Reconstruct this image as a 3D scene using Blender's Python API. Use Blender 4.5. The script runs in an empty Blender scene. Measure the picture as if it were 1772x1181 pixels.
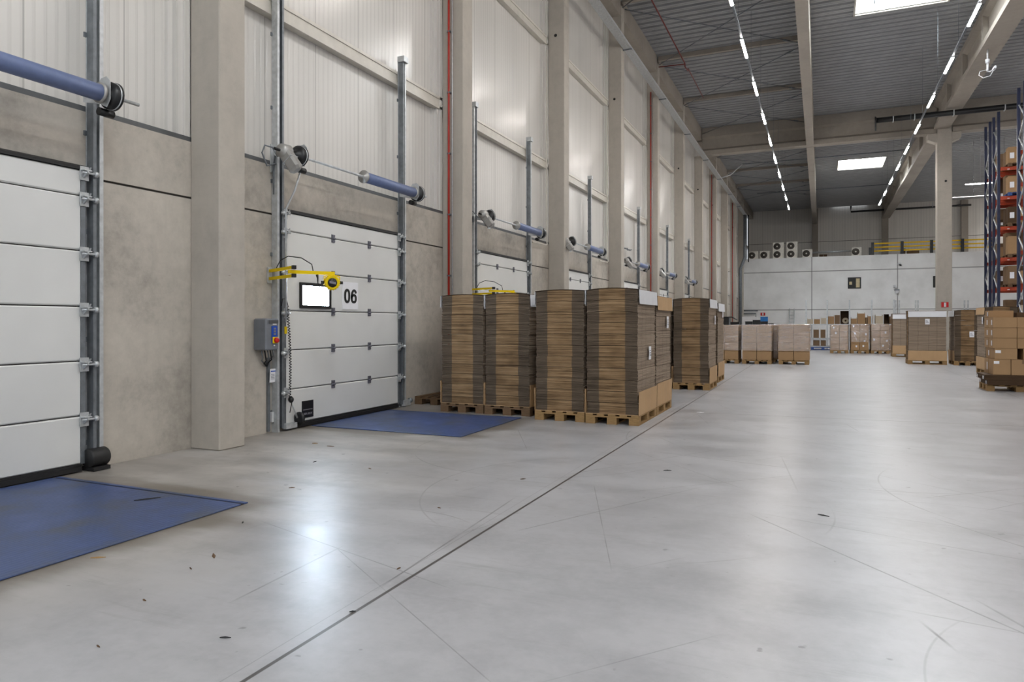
import bpy, math, random
from mathutils import Vector, Matrix
R = random.Random(7)
C = bpy.context.scene.collection
sc = bpy.context.scene
PI = math.pi

# ------------------------------------------------------------------ camera, world, exposure
F_PX, HOR_Y, VP_X, EYE = 1210.0, 558.0, 1420.0, 1.5
YAW = math.atan((VP_X - 886.0) / F_PX)
cam_d = bpy.data.cameras.new('camera'); cam = bpy.data.objects.new('camera', cam_d); C.objects.link(cam)
cam.location = (0, 0, EYE); cam.rotation_euler = (PI / 2, 0, YAW)
cam_d.sensor_width = 36.0; cam_d.lens = 36.0 * F_PX / 1772.0
cam_d.shift_y = (HOR_Y - 590.5) / 1772.0
cam_d.clip_start = 0.05; cam_d.clip_end = 300
sc.camera = cam
sc.view_settings.view_transform = 'Standard'; sc.view_settings.look = 'None'
sc.view_settings.gamma = 1.0; sc.view_settings.use_curve_mapping = False
sc.view_settings.exposure = 1.1
world = bpy.data.worlds.new('world'); sc.world = world; world.use_nodes = True
bg = world.node_tree.nodes['Background']
bg.inputs['Color'].default_value = (0.86, 0.93, 1.0, 1); bg.inputs['Strength'].default_value = 0.55
LAMP_STRENGTH = 80.0
SKYLIGHT_STRENGTH = 13.0
PANE_STRENGTH = 40.0
try:
    sc.cycles.max_bounces = 8; sc.cycles.diffuse_bounces = 5; sc.cycles.transparent_max_bounces = 12
    sc.cycles.caustics_reflective = False; sc.cycles.caustics_refractive = False
except Exception: pass

S_, C_ = math.sin(YAW), math.cos(YAW)
def at(x, y, Y):                      # the point seen at photo pixel x, y that stands at distance Y down the hall
    u, v = (x - 886) / F_PX, (HOR_Y - y) / F_PX
    t = Y / (C_ + u * S_)
    return Vector(((-S_ + u * C_) * t, Y, EYE + v * t))
def atX(x, y, X):
    u, v = (x - 886) / F_PX, (HOR_Y - y) / F_PX
    t = X / (-S_ + u * C_)
    return Vector((X, (C_ + u * S_) * t, EYE + v * t))

# ------------------------------------------------------------------ materials
def srgb(r, g, b):
    f = lambda c: (c / 255 / 12.92) if c / 255 <= 0.04045 else ((c / 255 + 0.055) / 1.055) ** 2.4
    return (f(r), f(g), f(b), 1)
class N:
    """small node helper"""
    def __init__(s, name):
        s.m = bpy.data.materials.new(name); s.m.use_nodes = True
        s.t = s.m.node_tree; s.b = s.t.nodes['Principled BSDF']; s.out = s.t.nodes['Material Output']
    def n(s, typ, **kw):
        x = s.t.nodes.new(typ)
        for k, v in kw.items(): setattr(x, k, v)
        return x
    def l(s, a, b): s.t.links.new(a, b)
    def coord(s, kind='Object', scale=(1, 1, 1), rot=(0, 0, 0)):
        tc = s.n('ShaderNodeTexCoord'); mp = s.n('ShaderNodeMapping')
        mp.inputs['Scale'].default_value = scale; mp.inputs['Rotation'].default_value = rot
        s.l(tc.outputs[kind], mp.inputs['Vector']); return mp.outputs['Vector']
    def noise(s, vec, scale, detail=4, rough=0.55):
        x = s.n('ShaderNodeTexNoise'); s.l(vec, x.inputs['Vector'])
        x.inputs['Scale'].default_value = scale; x.inputs['Detail'].default_value = detail; x.inputs['Roughness'].default_value = rough
        return x.outputs['Fac']
    def math(s, op, a, b=None, c=None, clamp=False):
        x = s.n('ShaderNodeMath', operation=op, use_clamp=clamp)
        for i, v in enumerate((a, b, c)):
            if v is None: continue
            if isinstance(v, (int, float)): x.inputs[i].default_value = v
            else: s.l(v, x.inputs[i])
        return x.outputs[0]
    def ramp(s, fac, stops):
        x = s.n('ShaderNodeValToRGB'); e = x.color_ramp.elements
        while len(e) < len(stops): e.new(0.5)
        for el, (p, c) in zip(e, stops): el.position = p; el.color = c if len(c) == 4 else (*c, 1)
        s.l(fac, x.inputs['Fac']); return x.outputs['Color']
    def mix(s, fac, a, b, blend='MIX'):
        x = s.n('ShaderNodeMix', data_type='RGBA', blend_type=blend)
        for i, v in ((0, fac), (6, a), (7, b)):
            if isinstance(v, (int, float)): x.inputs[i].default_value = v
            elif isinstance(v, tuple): x.inputs[i].default_value = v
            else: s.l(v, x.inputs[i])
        return x.outputs[2]
    def range(s, v, a, b, c=0.0, d=1.0, smooth=False):
        x = s.n('ShaderNodeMapRange')
        if smooth: x.interpolation_type = 'SMOOTHSTEP'
        for i, q in enumerate((None, a, b, c, d)):
            if q is not None: x.inputs[i].default_value = q
        s.l(v, x.inputs[0]); return x.outputs[0]
    def xyz(s, vec):
        x = s.n('ShaderNodeSeparateXYZ'); s.l(vec, x.inputs[0]); return x.outputs
    def bump(s, h, strength=0.3, dist=0.01):
        x = s.n('ShaderNodeBump'); x.inputs['Strength'].default_value = strength; x.inputs['Distance'].default_value = dist
        s.l(h, x.inputs['Height']); s.l(x.outputs['Normal'], s.b.inputs['Normal'])
    def set(s, color=None, rough=None, metal=None, spec=None):
        for k, v in (('Base Color', color), ('Roughness', rough), ('Metallic', metal), ('Specular IOR Level', spec)):
            if v is None: continue
            if isinstance(v, (int, float, tuple)): s.b.inputs[k].default_value = v
            else: s.l(v, s.b.inputs[k])
        return s.m

def plain(name, rgb, rough=0.5, metal=0.0, var=0.12, scale=6.0, spec=0.5):
    k = N(name); v = k.coord(); f = k.noise(v, scale)
    c = srgb(*rgb); lo = tuple(x * (1 - var) for x in c[:3]) + (1,); hi = tuple(min(1, x * (1 + var)) for x in c[:3]) + (1,)
    return k.set(k.ramp(f, [(0.3, lo), (0.7, hi)]), rough, metal, spec)
def glow(name, rgb, strength):
    k = N(name); k.b.inputs['Base Color'].default_value = (0.8, 0.8, 0.8, 1)
    k.b.inputs['Emission Color'].default_value = rgb; k.b.inputs['Emission Strength'].default_value = strength
    return k.m
def concrete(name, rgb, var=0.1, grain=1.0, board=False, rough=0.75):
    k = N(name); v = k.coord()
    c = srgb(*rgb)
    dk = tuple(x * (1 - var * 1.6) for x in c[:3]) + (1,); md = c; lt = tuple(min(1, x * (1 + var)) for x in c[:3]) + (1,)
    f = k.math('ADD', k.math('MULTIPLY', k.noise(v, 0.9 * grain, 5), 0.6), k.math('MULTIPLY', k.noise(v, 7 * grain, 6, 0.7), 0.4))
    col = k.ramp(f, [(0.32, dk), (0.5, md), (0.68, lt)])
    vert = k.coord(scale=(3, 3, 0.35)); st = k.noise(vert, 2.2, 4)
    col = k.mix(k.range(st, 0.55, 0.8, 0, 0.3), col, tuple(x * 0.8 for x in c[:3]) + (1,))
    h = k.noise(v, 60, 3)
    if board:
        z = k.xyz(v)[2]
        bl = k.math('FRACT', k.math('MULTIPLY', z, 9.0)); e = k.range(bl, 0.9, 1.0, 0, 0.14)
        col = k.mix(e, col, dk)
    k.bump(h, 0.15, 0.004)
    return k.set(col, rough, 0.0, 0.35)
def tint(c, f): return tuple(min(1, x * f) for x in c[:3]) + (1,)

M = {}
# --- floor: polished concrete with joints, tyre arcs, scratches, dirt by the docks
def floor_mat():
    k = N('polished_concrete'); v = k.coord(); X, Y, Z = k.xyz(v)
    base = srgb(165, 165, 168)
    big = k.noise(v, 0.35, 4); mid = k.noise(k.coord(scale=(0.5, 1.6, 1)), 1.3, 5, 0.5); fine = k.noise(v, 16, 4, 0.6)
    f = k.math('ADD', k.math('ADD', k.math('MULTIPLY', big, 0.35), k.math('MULTIPLY', mid, 0.45)), k.math('MULTIPLY', fine, 0.2))
    col = k.ramp(f, [(0.30, tint(base, 0.68)), (0.5, base), (0.70, tint(base, 1.2))])
    # brownish dust towards the dock wall
    wob = k.math('ADD', X, k.math('MULTIPLY', k.noise(v, 0.8, 5), 3.0))
    dirt = k.range(wob, -1.0, -3.6, 0, 0.75, True)
    col = k.mix(dirt, col, k.ramp(mid, [(0.35, srgb(132, 125, 116)), (0.65, srgb(172, 166, 157))]))
    blo = k.range(k.noise(v, 1.9, 9, 0.68), 0.47, 0.66, 0, 0.42)
    col = k.mix(blo, col, k.mix(dirt, tint(base, .62), srgb(112, 103, 92)))
    pale_blo = k.range(k.noise(k.coord(scale=(.6, 1.3, 1)), 1.1, 8, 0.65), 0.54, 0.72, 0, 0.40)  # random paler blotches in the concrete
    col = k.mix(pale_blo, col, tint(base, 1.32))
    # dark grime around the leveller plates
    for (x0, x1, y0, y1) in ((-6.75, -4.34, 2.38, 4.34), (-6.75, -4.28, 8.06, 9.98)):
        dx = k.math('SUBTRACT', k.math('ABSOLUTE', k.math('SUBTRACT', X, (x0 + x1) / 2)), (x1 - x0) / 2)
        dy = k.math('SUBTRACT', k.math('ABSOLUTE', k.math('SUBTRACT', Y, (y0 + y1) / 2)), (y1 - y0) / 2)
        d = k.math('ADD', k.math('MAXIMUM', dx, dy), k.math('MULTIPLY', k.math('SUBTRACT', mid, 0.5), 0.9))
        g = k.range(d, 0.42, 0.0, 0, 0.85, True)
        col = k.mix(g, col, srgb(106, 98, 87))
    brk = k.range(k.noise(v, 1.7, 4), 0.36, 0.52, 0.35, 1)
    arcbrk = k.range(k.noise(v, 0.42, 2), 0.47, 0.56, 0, 1)
    marks = None
    def add(m):
        nonlocal marks
        marks = m if marks is None else k.math('MAXIMUM', marks, m)
    rr = random.Random(11)
    def arc(cx, cy, r, w, s):
        dx = k.math('SUBTRACT', X, cx); dy = k.math('SUBTRACT', Y, cy)
        ln = k.math('SQRT', k.math('ADD', k.math('MULTIPLY', dx, dx), k.math('MULTIPLY', dy, dy)))
        add(k.math('MULTIPLY', k.range(k.math('ABSOLUTE', k.math('SUBTRACT', ln, r)), w, w * 0.3, 0, s * 1.5), arcbrk))
    def line(p, q, w, s):
        ax, ay = q[0] - p[0], q[1] - p[1]; L = math.hypot(ax, ay); ax /= L; ay /= L
        dx = k.math('SUBTRACT', X, p[0]); dy = k.math('SUBTRACT', Y, p[1])
        al = k.math('ADD', k.math('MULTIPLY', dx, ax), k.math('MULTIPLY', dy, ay))
        ac = k.math('ABSOLUTE', k.math('SUBTRACT', k.math('MULTIPLY', dx, ay), k.math('MULTIPLY', dy, ax)))
        m = k.range(ac, w, w * 0.3, 0, s)
        add(k.math('MULTIPLY', m, k.range(k.math('ABSOLUTE', k.math('SUBTRACT', al, L / 2)), L / 2, L / 2 - 0.2, 0, 1)))
    for (cx, cy, r, w, s) in ((-1.6, 5.9, 1.7, .010, .22), (0.9, 4.4, 2.3, .009, .18), (2.4, 7.4, 1.9, .010, .3), (-3.0, 7.7, 1.5, .008, .3),
                              (1.9, 3.3, 1.5, .008, .16), (0.2, 9.6, 2.6, .012, .26), (-2.9, 3.9, 0.9, .008, .35), (4.0, 9.0, 3.2, .015, .25), (1.2, 14.0, 3.0, .02, .25)):
        arc(cx, cy, r, w, s)
    for _ in range(60):
        px, py = rr.uniform(-3.2, 3.4), rr.uniform(1.6, 12.5); a = rr.uniform(0, PI); L = rr.uniform(0.4, 3.0)
        line((px, py), (px + L * math.cos(a), py + L * math.sin(a)), rr.choice((.005, .007, .010)), rr.uniform(.3, .65))
    for p, q in (((1.15, 3.35), (1.75, 3.0)), ((1.0, 3.75), (1.32, 3.45)), ((0.75, 4.5), (1.02, 3.95)), ((0.45, 4.05), (0.58, 3.7)), ((1.5, 4.0), (1.7, 3.6))):
        line(p, q, .012, .8)
    marks = k.math('MULTIPLY', marks, brk)
    spk = k.range(k.noise(v, 9, 2, 0.5), 0.72, 0.76, 0, 0.45)
    marks = k.math('MAXIMUM', marks, spk)
    # the two tyre skids
    def blot(cx, cy, hx, hy, rot, s):
        dx = k.math('SUBTRACT', X, cx); dy = k.math('SUBTRACT', Y, cy); ca, sa = math.cos(rot), math.sin(rot)
        a = k.math('DIVIDE', k.math('ADD', k.math('MULTIPLY', dx, ca), k.math('MULTIPLY', dy, sa)), hx)
        b = k.math('DIVIDE', k.math('SUBTRACT', k.math('MULTIPLY', dy, ca), k.math('MULTIPLY', dx, sa)), hy)
        d = k.math('ADD', k.math('MAXIMUM', k.math('ABSOLUTE', a), k.math('ABSOLUTE', b)), k.math('MULTIPLY', k.math('SUBTRACT', k.noise(v, 14, 3), 0.5), 1.1))
        return k.range(d, 1.05, 0.8, 0, s)
    for q in ((-.22, 2.72, .03, .06, -.1, .45), (-.21, 2.92, .032, .10, -.1, .3), (1.32, 3.0, .04, .03, .2, .25), (1.98, 3.95, .05, .05, .1, .3)):
        marks = k.math('MAXIMUM', marks, blot(*q))
    col = k.mix(marks, col, srgb(70, 66, 62))
    scuff = k.math('MULTIPLY', k.range(k.noise(k.coord(scale=(.5, 5, 1), rot=(0, 0, .15)), 2.2, 6, 0.7), 0.56, 0.72, 0, 0.30), k.range(k.noise(v, .6, 3), 0.42, 0.6, 0, 1))
    col = k.mix(scuff, col, srgb(96, 91, 86))
    # saw-cut joints
    j1 = k.range(k.math('ABSOLUTE', k.math('SUBTRACT', X, -2.205)), 0.013, 0.009, 0, 0.92)
    j1b = k.range(k.math('ABSOLUTE', k.math('SUBTRACT', X, -2.29)), 0.004, 0.002, 0, 0.3)
    yy = k.math('SUBTRACT', Y, k.math('MULTIPLY', X, 0.075))
    rightof = k.range(X, -2.2, -2.19, 0, 1)
    j2 = k.math('MULTIPLY', k.range(k.math('ABSOLUTE', k.math('SUBTRACT', yy, 11.98)), 0.016, 0.009, 0, 0.75), rightof)
    j3 = k.range(k.math('ABSOLUTE', k.math('SUBTRACT', Y, 24.0)), 0.012, 0.008, 0, 0.5)
    j4 = k.range(k.math('ABSOLUTE', k.math('SUBTRACT', X, 3.6)), 0.010, 0.006, 0, 0.5)
    for j in (j1, j1b, j2, j3, j4): col = k.mix(j, col, srgb(52, 47, 43))
    rgh = k.range(k.math('ADD', k.math('MULTIPLY', mid, 0.6), k.math('MULTIPLY', fine, 0.4)), 0.33, 0.67, 0.28, 0.37)
    rgh = k.math('ADD', rgh, k.math('MULTIPLY', dirt, 0.15))
    k.bump(k.noise(v, 5, 3), 0.06, 0.01)
    return k.set(col, rgh, 0.0, 0.7)
M['floor'] = floor_mat()
M['wall_concrete'] = concrete('wall_concrete', (181, 174, 164), 0.22)
M['column_concrete'] = concrete('column_concrete', (178, 171, 161), 0.11, 0.7, board=True)
M['beam_concrete'] = concrete('beam_concrete', (160, 152, 142), 0.1, 0.7)
def office_mat():
    k = N('office_concrete'); v = k.coord(); X, Y, Z = k.xyz(v)
    f = k.noise(v, 0.5, 5, 0.6)
    col = k.ramp(f, [(0.3, srgb(222, 221, 219)), (0.52, srgb(236, 235, 234)), (0.7, srgb(242, 242, 241))])
    for ax, lst in ((Z, (2.62, 6.05)), (X, (-0.72, 6.02, 12.8))):
        for q in lst:
            col = k.mix(k.range(k.math('ABSOLUTE', k.math('SUBTRACT', ax, q)), 0.05, 0.03, 0, 0.75), col, srgb(120, 119, 118))
    return k.set(col, 0.7, 0, 0.3)
M['office'] = office_mat()
def cladding_mat(name, rgb, joint=1.06, rough=0.24, axis=1, ribs=9.0):
    k = N(name); v = k.coord(); a = k.xyz(v)[axis]
    c = srgb(*rgb)
    r = k.math('FRACT', k.math('MULTIPLY', a, ribs)); rib = k.range(k.math('ABSOLUTE', k.math('SUBTRACT', r, 0.5)), 0.30, 0.38, 0, 1)
    jn = k.math('FRACT', k.math('DIVIDE', a, joint)); jl = k.range(k.math('ABSOLUTE', k.math('SUBTRACT', jn, 0.5)), 0.488, 0.495, 0, 1)
    f = k.noise(k.coord(scale=(1, 1, 0.15)), 1.2, 3)
    col = k.ramp(f, [(0.3, tint(c, 0.94)), (0.7, tint(c, 1.03))])
    col = k.mix(k.math('MULTIPLY', rib, 0.16), col, tint(c, 0.6))
    col = k.mix(k.math('MULTIPLY', jl, 0.5), col, tint(c, 0.35))
    wav = k.noise(k.coord(scale=(1, 1, 0.12)), 1.6, 2)
    h = k.math('ADD', k.math('MULTIPLY', rib, 0.0022), k.math('MULTIPLY', wav, 0.012))
    b = k.n('ShaderNodeBump'); b.inputs['Strength'].default_value = 0.7; b.inputs['Distance'].default_value = 1.0
    k.l(h, b.inputs['Height']); k.l(b.outputs['Normal'], k.b.inputs['Normal'])
    return k.set(col, rough, 0.0, 0.5)
M['cladding'] = cladding_mat('white_sandwich_panel', (214, 211, 206))
M['cladding_back'] = cladding_mat('grey_sandwich_panel', (226, 222, 216), 1.1, 0.45, 0, 4.0)
M['girt'] = plain('painted_steel_cream', (205, 200, 190), 0.4, 0, 0.06)
M['galv'] = plain('galvanised_steel', (192, 195, 197), 0.38, 0.4, 0.16, 14)
M['galv_dark'] = plain('dull_galvanised_steel', (122, 127, 132), 0.45, 0.5, 0.2, 10)
M['sill'] = plain('dark_grey_sill', (96, 98, 100), 0.45, 0.4, 0.1)
M['groove'] = plain('dark_joint', (58, 54, 50), 0.8)
M['deck'] = plain('roof_deck_steel', (163, 164, 166), 0.5, 0.1, 0.08, 1.5)
M['door'] = plain('white_door_panel', (226, 225, 221), 0.42, 0, 0.02, 40)
def door_mat():
    k = N('white_door_skin'); v = k.coord(); Z = k.xyz(v)[2]
    st = k.noise(k.coord(scale=(1, 2, 60)), 2.0, 3)
    k.bump(st, 0.10, 0.003)
    f = k.noise(v, 0.9, 3)
    return k.set(k.ramp(f, [(0.3, srgb(208, 208, 206)), (0.7, srgb(219, 219, 217))]), 0.42, 0, 0.45)
M['door'] = door_mat()
M['rubber'] = plain('black_rubber', (26, 26, 27), 0.55)
M['black'] = plain('black_plastic', (22, 22, 24), 0.4)
M['hinge'] = plain('grey_hinge', (112, 112, 122), 0.45, 0.4)
M['spring'] = plain('blue_grey_spring_tube', (104, 118, 156), 0.42, 0.1, 0.08, 20)
M['motor'] = plain('grey_cast_motor', (168, 166, 162), 0.4, 0.4)
M['yellow'] = plain('yellow_paint', (232, 200, 28), 0.8, 0, 0.04, 6.0, 0.12)
M['rail_yellow'] = plain('guard_rail_yellow', (255, 208, 30), 0.4, 0, 0.03)
M['red'] = plain('red_paint', (176, 46, 34), 0.45)
M['red_dull'] = plain('dull_red_pipe', (112, 48, 42), 0.5)
M['sign_red'] = plain('sign_red', (196, 24, 30), 0.5)
M['white'] = plain('white_board', (214, 214, 217), 0.6, 0, 0.02)
M['paper'] = plain('paper', (232, 232, 236), 0.7, 0, 0.03)
M['ink'] = plain('ink', (14, 14, 15), 0.6)
M['grey_ink'] = plain('grey_ink', (126, 124, 132), 0.6)
M['box_grey'] = plain('grey_enclosure', (118, 122, 130), 0.45)
M['box_blue'] = plain('blue_panel', (24, 76, 178), 0.4)
M['blue_crate'] = plain('blue_plastic', (28, 112, 184), 0.45)
M['blue_pallet'] = plain('blue_painted_wood', (44, 74, 130), 0.7)
M['navy'] = plain('navy_rack_steel', (34, 40, 66), 0.4, 0.2, 0.1)
M['orange'] = plain('orange_rack_beam', (166, 58, 24), 0.45)
M['ac'] = plain('off_white_metal', (240, 235, 225), 0.5)
M['fan'] = plain('dark_grille', (74, 68, 62), 0.6)
M['glass_dark'] = plain('dark_window', (26, 29, 26), 0.5)
M['poster'] = plain('beige_board', (205, 188, 150), 0.6)
M['wood'] = None
def wood_mat(name, rgb):
    k = N(name); v = k.coord(scale=(6, 6, 30)); f = k.noise(v, 2.0, 5)
    oi = k.n('ShaderNodeObjectInfo'); c = srgb(*rgb)
    col = k.ramp(f, [(0.3, tint(c, 0.72)), (0.7, tint(c, 1.1))])
    col = k.mix(k.range(oi.outputs['Random'], 0, 1, 0, 0.35), col, tint(c, 0.6))
    return k.set(col, 0.75, 0, 0.25)
M['wood'] = wood_mat('pallet_wood', (158, 126, 84))
M['wood_old'] = wood_mat('old_pallet_wood', (112, 88, 65))
def card(name, rgb, ribs=True):
    k = N(name); v = k.coord(); f = k.noise(v, 3.0, 4); oi = k.n('ShaderNodeObjectInfo'); c = srgb(*rgb)
    col = k.ramp(f, [(0.3, tint(c, 0.93)), (0.7, tint(c, 1.05))])
    col = k.mix(k.range(oi.outputs['Random'], 0, 1, 0, 0.22), col, tint(c, 0.78))
    return k.set(col, 0.75, 0, 0.2)
M['card'] = card('brown_cardboard', (164, 132, 97))
M['card_dull'] = card('dull_cardboard', (126, 102, 78))
M['card_dark'] = card('dark_cardboard', (82, 63, 46))
M['card_pale'] = card('pale_cardboard', (196, 182, 160))
M['tray'] = card('tray_cardboard', (188, 155, 117))
def ends_mat():
    """flute ends of folded cartons: pale folded band between two dark cut bands"""
    k = N('folded_carton_ends'); v = k.coord(); X, Y, Z = k.xyz(v)
    oi = k.n('ShaderNodeObjectInfo')
    loc = k.n('ShaderNodeVectorMath', operation='ADD'); k.l(v, loc.inputs[0]); k.l(oi.outputs['Location'], loc.inputs[1])
    mp = k.n('ShaderNodeMapping'); mp.inputs['Scale'].default_value = (0.8, 0.8, 56); k.l(loc.outputs[0], mp.inputs['Vector'])
    lay = k.noise(mp.outputs['Vector'], 1.0, 3, 0.7)
    mp2 = k.n('ShaderNodeMapping'); mp2.inputs['Scale'].default_value = (3, 3, 7); k.l(loc.outputs[0], mp2.inputs['Vector'])
    slow = k.noise(mp2.outputs['Vector'], 1.0, 2)
    f = k.math('ADD', k.math('MULTIPLY', lay, 0.7), k.math('MULTIPLY', slow, 0.3))
    lt = k.ramp(f, [(0.34, srgb(78, 60, 42)), (0.48, srgb(132, 106, 77)), (0.66, srgb(166, 138, 105))])
    dk = k.ramp(f, [(0.32, srgb(66, 56, 46)), (0.5, srgb(93, 80, 67)), (0.68, srgb(114, 100, 85))])
    edge = k.math('ADD', k.math('ABSOLUTE', X), k.math('MULTIPLY', k.math('SUBTRACT', lay, 0.5), 0.012))
    band = k.range(edge, 0.196, 0.2, 0, 1)
    return k.set(k.mix(band, lt, dk), 0.85, 0, 0.15)
M['ends'] = ends_mat()
def sides_mat():
    k = N('folded_carton_sides'); v = k.coord(); X, Y, Z = k.xyz(v); oi = k.n('ShaderNodeObjectInfo')
    loc = k.n('ShaderNodeVectorMath', operation='ADD'); k.l(v, loc.inputs[0]); k.l(oi.outputs['Location'], loc.inputs[1])
    mp = k.n('ShaderNodeMapping'); mp.inputs['Scale'].default_value = (1, 1, 40); k.l(loc.outputs[0], mp.inputs['Vector'])
    lay = k.noise(mp.outputs['Vector'], 1.0, 2, 0.6)
    col = k.ramp(lay, [(0.3, srgb(132, 117, 102)), (0.5, srgb(156, 139, 122)), (0.7, srgb(168, 151, 133))])
    for q in (-0.3, -0.05, 0.28):
        col = k.mix(k.range(k.math('ABSOLUTE', k.math('SUBTRACT', Y, q)), 0.008, 0.003, 0, 0.55), col, srgb(70, 60, 52))
    col = k.mix(k.range(oi.outputs['Random'], 0, 1, 0, 0.16), col, srgb(84, 72, 62))
    return k.set(col, 0.85, 0, 0.15)
M['sides'] = sides_mat()
def film_mat():
    k = N('stretch_film'); k.t.nodes.remove(k.b)
    v = k.coord(scale=(1.2, 1.2, 7)); w = k.n('ShaderNodeTexNoise'); w.inputs['Scale'].default_value = 2.6; w.inputs['Detail'].default_value = 5; w.inputs['Distortion'].default_value = 1.5
    k.l(v, w.inputs['Vector'])
    bp = k.n('ShaderNodeBump'); bp.inputs['Strength'].default_value = 0.9; bp.inputs['Distance'].default_value = 0.03; k.l(w.outputs['Fac'], bp.inputs['Height'])
    tr = k.n('ShaderNodeBsdfTransparent'); gl = k.n('ShaderNodeBsdfGlossy'); gl.inputs['Roughness'].default_value = 0.14; k.l(bp.outputs['Normal'], gl.inputs['Normal'])
    gl.inputs['Color'].default_value = (0.95, 0.93, 0.95, 1)
    df = k.n('ShaderNodeBsdfDiffuse'); df.inputs['Color'].default_value = srgb(206, 192, 176); k.l(bp.outputs['Normal'], df.inputs['Normal'])
    m1 = k.n('ShaderNodeMixShader'); k.l(k.range(w.outputs['Fac'], 0.50, 0.66, 0.0, 0.50), m1.inputs[0]); k.l(tr.outputs[0], m1.inputs[1]); k.l(df.outputs[0], m1.inputs[2])
    m2 = k.n('ShaderNodeMixShader'); m2.inputs[0].default_value = 0.20; k.l(m1.outputs[0], m2.inputs[1]); k.l(gl.outputs[0], m2.inputs[2])
    k.l(m2.outputs[0], k.out.inputs['Surface']); return k.m
M['film'] = film_mat()
def plate_mat():
    k = N('blue_chequer_plate'); v = k.coord(); X, Y, Z = k.xyz(v)
    a = k.math('ADD', X, Y); b = k.math('SUBTRACT', X, Y)
    t1 = k.math('SINE', k.math('MULTIPLY', a, 75.0)); t2 = k.math('SINE', k.math('MULTIPLY', b, 75.0))
    h = k.math('MULTIPLY', t1, t2); k.bump(h, 0.15, 0.004)
    f = k.noise(v, 1.6, 5, 0.65)
    col = k.ramp(f, [(0.35, srgb(72, 79, 96)), (0.52, srgb(56, 74, 116)), (0.7, srgb(56, 78, 132))])
    return k.set(col, k.range(f, 0.3, 0.7, 0.5, 0.36), 0.0, 0.5)
M['plate'] = plate_mat()
M['lamp'] = glow('lamp_lens', (1.0, 0.95, 0.90, 1), LAMP_STRENGTH)
M['sky'] = glow('skylight_pane', (0.88, 0.95, 1.0, 1), SKYLIGHT_STRENGTH)
M['pane'] = glow('daylit_pane', (0.70, 0.84, 1.0, 1), PANE_STRENGTH)

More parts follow.
